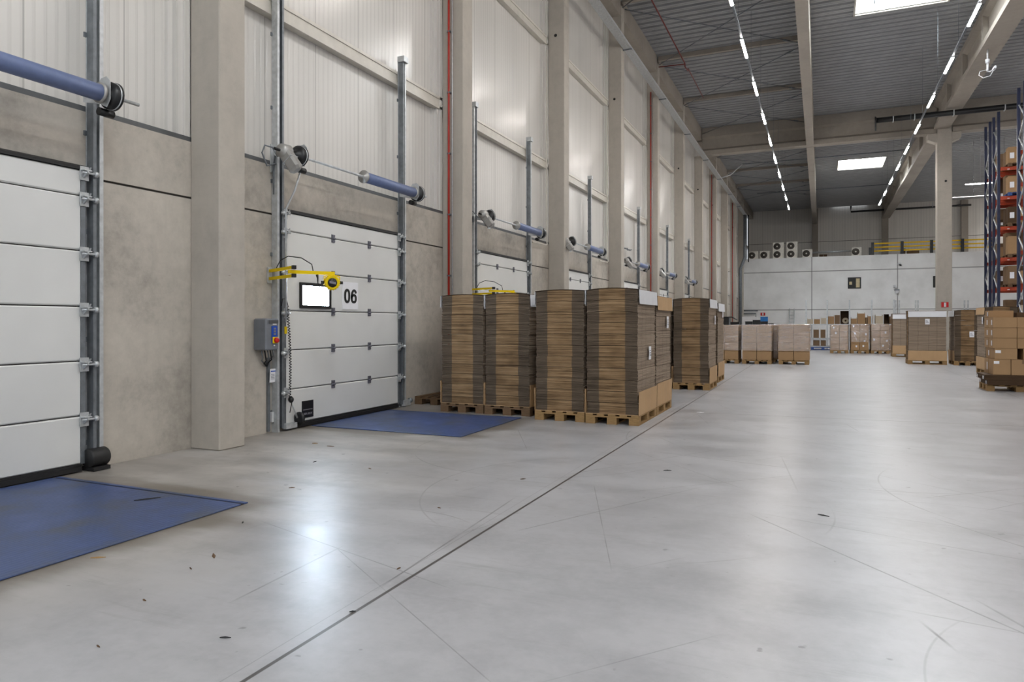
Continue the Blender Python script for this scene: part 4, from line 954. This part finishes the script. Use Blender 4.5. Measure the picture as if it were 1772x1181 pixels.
def wrapped(x, y, W, D, cols, deep, rows, h, where, filmz=0.0, seed=0, kind='wide', dots=False, top=True, mat='card'):
    pallet(kind, (x, y, 0), 0, 'wooden pallet under ' + where)
    r = random.Random(seed); bw, bd, bh = W / cols, D / deep, (h - .15) / rows
    for a in range(rows):
        for b in range(cols):
            for c in range(deep):
                if deep > 2 and 0 < c < deep - 1 and 0 < b < cols - 1: continue
                stk = None
                if dots and c == 0 and r.random() < .6: stk = ('y', r.uniform(-bw * .3, bw * .2), r.uniform(.08, bh * .6), .07, .09)
                carton(x - W / 2 + bw * (b + .5), y - D / 2 + bd * (c + .5), .146 + a * bh, bw - .014, bd - .01, bh - .006, 'brown carton in ' + where, 'cartons in ' + where, mat, 0, stk, False)
    film(x, y, .15 + filmz, W + .012, D + .012, h - .14 - filmz, 'clear stretch film round ' + where, seed)
wrapped(-2.10, 27.1, 1.0, 1.18, 2, 2, 4, 1.41, 'the middle of the three film wrapped loads facing the aisle', .33, 3)
wrapped(-.87, 27.25, 1.04, 1.18, 2, 2, 4, 1.42, 'the film wrapped load whose pallet end juts into the aisle', .33, 5)
wrapped(-3.22, 27.1, .98, 1.18, 2, 2, 4, 1.40, 'the film wrapped load half hidden behind the tall stacks', .33, 7)
wrapped(-1.62, 28.6, 1.0, 1.18, 2, 2, 4, 1.40, 'the film wrapped load tucked behind the row by the aisle', 0, 9)
for i, x in enumerate((.83, 1.72, 2.6)):
    wrapped(x, 37.9 + .15 * i, .78, 1.15, 2, 2, 4, 1.38 + .02 * i, 'the far wrapped load ' + ('nearest the blue pallet', 'in the middle of its row of three', 'nearest the farthest carton stack')[i], (0, .4, 0)[i], 20 + i, 'euro', True)
wrapped(3.42, 39.7, .78, 1.15, 2, 2, 4, 1.36, 'the far film wrapped load set back behind its row', 0, 25, 'euro', True)

# near loose boxes across the aisle
t_lab = 'low stack of flat dark cartons beneath the loose boxes'
pallet('cross', (3.92, 18.55, 0), 0, 'wooden pallet under the loose box load across the aisle')
for i, (dx, h, z) in enumerate(((0.0, .1, .1445), (-.05, .11, .246))):
    m = bundle_mesh(0, h, 50 + i, 0.0, 1.22, .9)
    m.materials[0] = M['card_dark']; m.materials[1] = M['card_dark']
    o = put('carton_bundle', m, None, (3.93 + dx, 18.5 + .03 * i, z), .0)
    tag(o, ('lower' if i == 0 else 'upper') + ' dark flat carton bundle between pallet and loose boxes', 'cartons')
    for q in (-.3, .3): MB().box(-.616, -.6145, q - .05, q + .05, .01, .08).build('tape_strip', M['paper'], o)
zr = [.358, .665, .905, 1.125, 1.345]; hr = [.300, .235, .215, .215, .215]
zz = .358
ROWN = ['bottom', 'second', 'third', 'fourth', 'top']
for a in range(5):
    h = (.34, .235, .225, .225, .225)[a]
    x = 3.42 + (.0, .03, .0, .0, .0)[a]; cols = ((.33, .44, .4), (.42, .10, .4), (.44, .42, .3), (.44, .42, .3), (.44, .42, .3))[a]
    for b, w_ in enumerate(cols):
        if a == 1 and b == 1: x += w_; continue
        for c in range(2):
            st = None
            if c == 0 and b == 0 and a < 2: st = ('y', -w_ / 2 + .02, h - .10, .10, .06)
            elif b == 0: st = ('x', -.12, h * .25, .07, h * .5)
            fr = 'front' if c == 0 else 'rear'
            col = ('at the aisle end', 'next along', 'outermost')[b]
            carton(x + w_ / 2, 18.32 + c * .44, zz, w_ - .008, .43, h - .003, 'loose brown carton, %s layer, %s, %s of the near box load' % (ROWN[a], fr, col), 'cartons of the near loose load', 'card', R.uniform(-.012, .012), st, tape=(b == 1))
        x += w_
    zz += h
carton(3.66, 18.75, zz, .46, .36, .15, 'flat brown carton lying on top of the near box load', None, 'card', .02, ('x', -.1, .03, .08, .09))
carton(4.15, 18.72, zz, .42, .36, .11, 'darker carton on top of the near box load, under a white sheet', None, 'card_dark')

# ------------------------------------------------------------------ shelf of open cartons
SY = 42.6
xs = [at(q, 560, SY).x for q in (1395, 1431.5, 1470, 1508.5, 1547)]
t = thing('shelf_rack', 'low galvanised shelving with tall posts full of open cartons', 'shelving', (0, SY, 0))
for x in xs:
    MB().box(x - .035, x + .035, -.035, .035, 0, 2.72).build('post', M['galv'], t); MB().box(x - .03, x + .03, .75, .81, 0, 1.6).build('post', M['galv'], t)
for z in (1.40, .62, .18):
    MB().box(xs[0], xs[-1], .0 - .03, .02, z - .06, z).build('front_beam', M['galv'], t)
    MB().box(xs[0], xs[-1], .78, .8, z - .06, z).build('rear_beam', M['galv'], t)
    MB().box(xs[0], xs[-1], .021, .779, z - .025, z).build('shelf_board', M['galv_dark'], t)
TOPB = [(165, 265, 510, 'p', 'low pale open tray'), (280, 385, 510, 'o', 'low open carton'), (397, 490, 492, 'p', 'pale open carton by the first inner post'), (518, 625, 462, 'o', 'open carton with crumpled paper'), (632, 722, 450, 'd', 'plain dark carton'), (732, 884, 380, 'f', 'biggest dark carton lying on its side'),
        (907, 1012, 500, 'o', 'flat wide carton with white flaps'), (1018, 1150, 415, 'o', 'tall carton with a white sticker'), (1155, 1188, 488, 'd', 'narrow little carton'), (1192, 1285, 460, 'o', 'carton with pale label by the fourth post'), (1318, 1452, 455, 'p', 'whitish double carton'), (1475, 1553, 435, 'f', 'dark open carton with white stuffing'), (1562, 1612, 470, 'd', 'last carton at the far end')]
for (a, b, y, ty, lb) in TOPB:
    x0 = at(1380 + a / 9.844, 560, SY + .3).x; x1 = at(1380 + b / 9.844, 560, SY + .3).x; z1 = at(1380 + a / 9.844, 500 + y / 9.844, SY + .3).z
    h = max(.14, z1 - 1.402); lab = lb + ' on the top board of the far shelving'
    if ty == 'f': open_box((x0 + x1) / 2, SY + .33, 1.4015, x1 - x0, .5, h, lab, 'card_dark', front=True)
    elif ty == 'd': carton((x0 + x1) / 2, SY + .33, 1.4015, x1 - x0, .45, h, lab, None, 'card_dull')
    else: open_box((x0 + x1) / 2, SY + .33, 1.4015, x1 - x0 - .01, .5, h - .03, lab, 'card_pale' if ty == 'p' else 'card')
rb = thing('cable_coil', 'round pale coil of material inside the biggest dark open carton', 'coil', (at(1463, 560, SY + .3).x, SY + .35, 1.42))
m = MB(); m.lathe([(-.05, .14), (-.1, .16), (.1, .16), (.05, .14)], 'y', (0, 0, .17), 18); m.build('roll', M['card_pale'], rb); MB().lathe([(-.11, .05), (-.105, .05)], 'y', (0, 0, .17), 12).build('core', M['card_dark'], rb)
LOWB = [(268, 368, 680, .6215, 'wallward carton'), (390, 480, 672, .6215, 'postward carton'), (265, 380, 880, .1815, 'wallward carton'), (392, 488, 870, .1815, 'postward carton')]
for (a, b, y, z0, lb) in LOWB:
    x0 = at(1380 + a / 9.844, 560, SY + .3).x; x1 = at(1380 + b / 9.844, 560, SY + .3).x
    open_box((x0 + x1) / 2, SY + .35, z0, x1 - x0 - .02, .5, .46 if z0 > .3 else .30, lb + (' on the middle board of the far shelving' if z0 > .3 else ' on the lowest board of the far shelving'), 'card_dull')
pallet('blue', (at(1424, 600, 41.6).x, 41.5, 0), PI / 2, 'blue painted pallet on the floor before the far shelving')
for (q0, q1, Y) in ((1550, 1556, 44), (1584.5, 1588.5, 46), (1669, 1675, 46)):
    for q in (q0, q1):
        p = at(q, 520, Y); one('steel_post', MB().box(-.035, .035, -.035, .035, 0, p.z), M['galv'], 'thin grey steel post %s' % ({1550: 'at the end of the far shelving, first of two', 1556: 'at the end of the far shelving, second of two', 1584.5: 'behind the broadside stack, first of two', 1588.5: 'behind the broadside stack, second of two', 1669: 'beyond the freestanding column, first of two', 1675: 'beyond the freestanding column, second of two'}[q]), 'post', (p.x, Y, 0))

# ------------------------------------------------------------------ far corner by the dock wall
BY = 50.0
def bx(q, y=556, Y=BY): return at(q, y, Y)
t = thing('work_table', 'grey work table behind the film wrapped loads carrying black crates', 'table', (bx(1305).x, BY, 0))
MB().box(-1.75, 1.6, -.35, .35, 1.26, 1.31).build('table_top', M['galv_dark'], t)
for x in (-1.7, 1.54):
    for y in (-.32, .26): MB().box(x, x + .06, y, y + .06, 0, 1.259).build('leg', M['galv_dark'], t)
def crate(q0, q1, ytop, z0, mat, label):
    a, b = bx(q0), bx(q1); h = at((q0 + q1) / 2, ytop, BY - .2).z - z0; w = b.x - a.x - .01
    t = thing('crate', label, 'crate', ((a.x + b.x) / 2, BY, z0)); e = .02
    m = MB(); m.box(-w / 2, w / 2, -.25, .25, 0, e)
    m.box(-w / 2, w / 2, -.25, -.25 + e, e, h); m.box(-w / 2, w / 2, .25 - e, .25, e, h); m.box(-w / 2, -w / 2 + e, -.25 + e, .25 - e, e, h); m.box(w / 2 - e, w / 2, -.25 + e, .25 - e, e, h)
    m.build('body', mat, t); 
    rm = MB(); rm.box(-w / 2 - .012, w / 2 + .012, -.262, -.2505, h - .04, h); rm.build('rim', mat, t)
    return z0 + h
crate(1262, 1280, 557.5, 1.311, M['black'], 'low black crate beside the dark machine housing')
crate(1290, 1303, 556.5, 1.311, M['black'], 'black crate in front of the pale panel')
crate(1303, 1316, 554, 1.311, M['black'], 'black crate between the low crate and the blue crate')
z = crate(1316.2, 1329, 556.5, 1.311, M['black'], 'black crate under the blue crate')
crate(1316.2, 1329, 548.5, z + .001, M['blue_crate'], 'bright blue crate topping the black crates')
crate(1330, 1339, 560, 1.311, M['black'], 'shallow black crate at the end of the work table')
t = thing('machine_housing', 'dark machine housing with tilted lid near the far dock columns', 'machine', (bx(1255, 556, 47).x, 47, 0))
MB().cbox(-.3, .25, -.25, .25, 0, 1.8, .02).build('body', M['black'], t); MB().box(.255, .3, -.24, .24, 0, 1.78).build('side_panel', M['galv_dark'], t)
MB().prism([(-.32, 1.801), (.42, 1.801), (.75, 1.62), (.75, 1.66), (.44, 1.86), (-.32, 1.86)], -.27, .27, 'xz').build('lid', M['black'], t)
t = thing('pale_panel', 'pale grey board standing behind the black crates', 'board', (at(1298, 556, 54).x, 54, 0))
MB().box(-.55, .5, -.03, .03, 0, 1.9).build('board', M['white'], t); MB().box(-.5, -.4, .03, .4, 0, .05).build('foot', M['galv_dark'], t)
a = at(1285, 538, 67.6); b = at(1310, 538, 67.6)
t = thing('handrail', 'grey pipe handrail bracketed to the office wall corner', 'rail', (0, 67.6, 0))
MB().tube([(a.x, 0, a.z), (b.x, 0, b.z), (b.x, .399, b.z)], .06, 8).build('upper_pipe', M['galv_dark'], t); MB().tube([(a.x, 0, a.z - .28), (b.x - .1, 0, a.z - .28), (b.x - .1, 0, a.z - .6)], .05, 8).build('lower_pipe', M['galv_dark'], t)
p = at(1320, 544, 67.9)
t = thing('fire_sign', 'small red and white sign on the office wall above the blue crate', 'sign', (p.x, 67.98, p.z - .14))
MB().box(-.2, .2, -.02, .015, 0, .28).build('board', M['sign_red'], t); MB().box(-.06, .06, -.03, -.021, .03, .25).build('symbol', M['white'], t)
p = at(1369.5, 534, 66.8)
t = thing('ladder', 'grey aluminium ladder leaning on the office wall', 'ladder', (p.x, 66.9, 0))
for s in (-1, 1): MB().tube([(s * .21, -.2, 0), (s * .19, 1.0, p.z)], .04, 6).build('rail', M['galv'], t)
for q in range(1, 9): f = q / 9; MB().tube([(-.205, -.2 + 1.2 * f, p.z * f), (.205, -.2 + 1.2 * f, p.z * f)], .025, 6).build('rung', M['galv'], t)
# office wall window, cameras, hatches
p = at(1467, 500, 68); q = at(1490, 480, 68)
w = thing('window_4', 'small black framed office window with beige board inside', 'window', (p.x, 68, p.z), kind='structure'); W, H = q.x - p.x, q.z - p.z
m = MB(); m.box(0, W, -.05, -.001, 0, .08); m.box(0, W, -.05, -.001, H - .08, H); m.box(0, .08, -.05, -.001, .08, H - .08); m.box(W - .08, W, -.05, -.001, .08, H - .08); m.build('window_frame', M['black'], w)
MB().box(.08, W - .08, -.025, -.002, .08, H - .08).build('pane', M['glass_dark'], w)
MB().box(W * .62, W * .9, -.035, -.026, .1, H - .1).build('inside_board', M['poster'], w); MB().box(W * .12, W * .32, -.035, -.026, H * .35, H * .62).build('inside_note', M['poster'], w)
p = at(1614.5, 498, 68); q = at(1636, 477.5, 68)
w = thing('window_5', 'black framed office window mostly hidden by the freestanding column', 'window', (p.x, 68, p.z), kind='structure'); W, H = q.x - p.x, q.z - p.z
m = MB(); m.box(0, W, -.05, -.001, 0, .08); m.box(0, W, -.05, -.001, H - .08, H); m.box(0, .08, -.05, -.001, .08, H - .08); m.box(W - .08, W, -.05, -.001, .08, H - .08); m.build('window_frame', M['black'], w)
MB().box(.08, W - .08, -.025, -.002, .08, H - .08).build('pane', M['glass_dark'], w)
for (qx, qy, lb) in ((1556.5, 457, 'white dome camera high on the office wall'), (1548.5, 495.5, 'white sensor on the office wall below the dome camera')):
    p = at(qx, qy, 67.9); t = thing('security_camera', lb, 'camera', (p.x, 68, p.z))
    MB().lathe([(-.18, .05), (-.12, .12), (-.001, .13)], 'y', (0, 0, 0), 14).build('dome', M['white'], t); MB().tube([(.0, -.12, -.05), (.12, -.2, -.14)], .07, 8).build('lens_barrel', M['black' if qy < 480 else 'white'], t)
p = at(1552, 503, 67.9); t = thing('wall_lamp', 'small grey hooded emergency fitting on the office wall joint', 'fitting', (p.x, 68, p.z)); MB().box(-.18, .18, -.25, -.001, .0, .1).build('hood', M['galv_dark'], t); MB().box(-.12, .12, -.2, -.001, -.25, -.001).build('body', M['white'], t)
# air conditioners on the office roof
def ac(q0, q1, fans, label):
    a, b = at(q0, 440, 69.0), at(q1, 440, 69.0); W = b.x - a.x; H = .8 if fans == 1 else 1.55
    t = thing('air_conditioner', label, 'air conditioner', (a.x, 69.0, 7.33), group='air conditioners on the office roof')
    MB().cbox(0, W, 0, .4, .06, H, .02).build('case', M['ac'], t)
    for f in range(fans):
        zc = .06 + (H - .06) * (f + .5) / fans; r_ = min(.29, (H - .1) / fans * .42)
        g = MB().lathe([(-.02, r_), (0, r_ + .02)], 'y', (W * .4, -.001, zc), 20).build('fan_grille', M['fan'], t)
        MB().lathe([(-.035, .06), (-.021, .07)], 'y', (W * .4, -.001, zc), 10).build('fan_hub', M['ac'], g)
    for x in (.05, W - .15): MB().box(x, x + .1, .02, .38, .0, .059).build('foot', M['galv_dark'], t)
for q0, q1, n_, s in ((1294, 1311.5, 1, 'small single fan air conditioner nearest the dock wall corner'), (1315, 1332, 1, 'small single fan air conditioner beside the two tall units'), (1337, 1356, 2, 'tall twin fan air conditioner, first of the two from the dock wall'), (1361, 1380, 2, 'tall twin fan air conditioner, second of the two from the dock wall'), (1388.5, 1405.5, 1, 'small single fan air conditioner in front of a wall post'), (1474, 1491, 1, 'small single fan air conditioner at the end of the long pipe')):
    ac(q0, q1, n_, s)
a, b = at(1406, 437, 70), at(1476, 434, 70)
one('roof_pipe', MB().tube([(a.x, 70, 7.9), (b.x, 70, 7.95)], .09, 10), M['galv'], 'long silver pipe on the office roof between two air conditioners', 'pipe')
for q in (1421, 1428): 
    a = at(q, 441, 69.2); carton(a.x, 69.3, 7.331, .32, .3, .3, 'small dark box on the office roof under the silver pipe', 'boxes under the roof pipe', 'card_dark')
# yellow guard rail
t = thing('guard_rail', 'yellow three bar guard rail with black posts on the office roof', 'rail', (0, 68.35, 7.33))
px = [at(q, 430, 68.35).x for q in (1510, 1561, 1612, 1665.5, 1719)]
for x in px: MB().box(x - .11, x + .11, -.09, .09, 0, 1.12).build('post', M['black'], t)
MB().box(px[0] - .3, px[0] - .12, -.09, .09, 0, .68).build('end_post', M['black'], t)
for z in (.36, .68, 1.0):
    for x0, x1 in zip(px[:-1], px[1:]): MB().tube([(x0 + .111, 0, z), (x1 - .111, 0, z)], .06, 10).build('bar', M['rail_yellow'], t)
a = at(1580, 432, 71)
p_ = pallet('old', (a.x, 71, 7.331), PI / 2, 'old pallet on the office roof behind the guard rail')
carton(a.x, 71, 7.48, .9, .6, .35, 'dark wrapped bundle on the roof pallet behind the guard rail', None, 'card_dull'); carton(a.x - .75, 71.5, 7.331, .35, .5, .75, 'dark box standing beside the roof pallet', None, 'card_dark')

# ------------------------------------------------------------------ pallet racks across the aisle
RX = 7.0
def rack(y0, label, levels, bays=1):
    t = thing('pallet_rack', label, 'rack', (RX, y0, 0)); D = 1.02; H = 10.55
    for bx_ in range(bays + 1):
        x = bx_ * 2.8
        for y in (0, D - .1):
            MB().prism([(x - .05, y), (x + .05, y), (x + .05, y + .02), (x - .03, y + .02), (x - .03, y + .08), (x + .05, y + .08), (x + .05, y + .1), (x - .05, y + .1)], 0, H).build('upright', M['navy'], t)
        z = .3; s = 0
        while z < H - .7:
            a, b = ((.1, z), (D - .1, z + .62)) if s % 2 == 0 else ((D - .1, z), (.1, z + .62))
            MB().tube([(x, a[0], a[1]), (x, b[0], b[1])], .028, 6).build('brace', M['galv'], t); z += .64; s += 1
    for bx_ in range(bays):
        for z in levels:
            for y in (-.022, D - .03): MB().box(bx_ * 2.8 + .055, bx_ * 2.8 + 2.745, y, y + .05, z - .15, z).build('beam', M['orange'], t)
            MB().box(bx_ * 2.8 + .3, bx_ * 2.8 + .38, -.026, -.0225, z - .12, z - .09).build('level_sign', M['white'], t)
    return t
LV = [1.62, 3.0, 4.27, 5.6, 6.9, 8.15]
rack(35.9, 'navy and orange pallet rack, front row of the far pair', LV)
rack(37.55, 'navy and orange pallet rack, back row of the far pair', LV)
rack(31.65, 'navy pallet rack end nearest the camera, cut by the photo edge', LV)
LN = ['lowest', 'second', 'third', 'fourth', 'fifth', 'top']
for (ry, rn) in ((35.9, 'front far rack'), (37.55, 'back far rack'), (31.65, 'near rack')):
    for i, z in enumerate(LV):
        r = random.Random(int(ry * 10) + i)
        if rn == 'near rack' and i % 2 == 0: continue
        if i == 0 and rn == 'back far rack': continue
        kind = 'blue' if (i == 4 and rn == 'front far rack') else 'old'
        pallet(kind, (RX + .72, ry + .5, z + .0005), 0 if rn != 'x' else 0, '%s pallet on the %s beam level of the %s' % ('blue' if kind == 'blue' else 'brown', LN[i], rn))
        lab = 'carton on the %s level of the %s, ' % (LN[i], rn)
        h1 = r.uniform(.35, .8)
        carton(RX + .52, ry + .25, z + .1475, .36, .42, h1, lab + 'front one nearest the upright', None, r.choice(('card', 'card_dull', 'card_dark')), 0, ('y', -.12, h1 * .3, .16, h1 * .35) if r.random() < .7 else None)
        carton(RX + .92, ry + .27, z + .1475, .38, .42, r.uniform(.25, .7), lab + 'front one further along', None, r.choice(('card', 'card_dull', 'card_pale')), 0, ('y', -.1, .05, .14, .12) if r.random() < .5 else None)
        carton(RX + .72, ry + .76, z + .1475, .75, .45, r.uniform(.5, 1.0), lab + 'big one at the back', None, r.choice(('card_dull', 'card_dark')))

# ------------------------------------------------------------------ scraps on the floor
def scrap(qx, qy, L, a, mat, label, w=.012, cat='scrap', group=None):
    u, v = (qx - 886) / F_PX, (HOR_Y - qy) / F_PX; t_ = -EYE / v
    x, y = (-S_ + u * C_) * t_, (C_ + u * S_) * t_
    m = MB(); m.loft([[(-L / 2, -w / 3, .0015), (-L / 2, w / 3, .0015), (-L / 2, 0, .006)], [(0, -w, .001), (0, w, .001), (0, 0, .009)], [(L / 2, -w / 3, .0015), (L / 2, w / 4, .0015), (L / 2, 0, .005)]])
    one('floor_scrap', m, mat, label, cat, (x, y, .0125 if 'lying on' in label else 0.0), group, rz=a)
scrap(255, 867, .2, 1.0, M['rubber'], 'dark splinter lying on the nearest blue plate', .02)
scrap(1212, 714, .12, .3, M['paper'], 'scrap of white paper beside the cross joint', .05)
scrap(170, 966, .09, .6, M['wood'], 'thin wood splinter on the floor before the nearest plate')
scrap(370, 963, .10, -.7, M['wood_old'], 'bent wood splinter out on the floor')
scrap(572, 773, .10, .1, M['wood_old'], 'dark splinter on the floor before door 06', .015)
scrap(545, 768, .07, .5, M['wood'], 'short pale splinter near the corner of the blue plate at door 06')
rs = random.Random(5)
for qx, qy in ((420, 905), (640, 812), (505, 845), (690, 985), (610, 1060), (330, 985), (390, 1105), (170, 1120), (760, 880), (545, 800), (250, 1040), (905, 830)):
    scrap(qx, qy, rs.uniform(.03, .06), rs.uniform(0, 3), rs.choice((M['wood_old'], M['card_dark'], M['rubber'])), 'tiny dark splinter scattered on the floor before the docks', rs.uniform(.003, .007), 'scrap', 'splinters before the docks')
scrap(1155, 815, .08, .4, M['rubber'], 'small black crumb in the middle of the floor', .015)
scrap(1425, 893, .09, -.4, M['rubber'], 'small black rubber strip on the shiny aisle floor', .012)
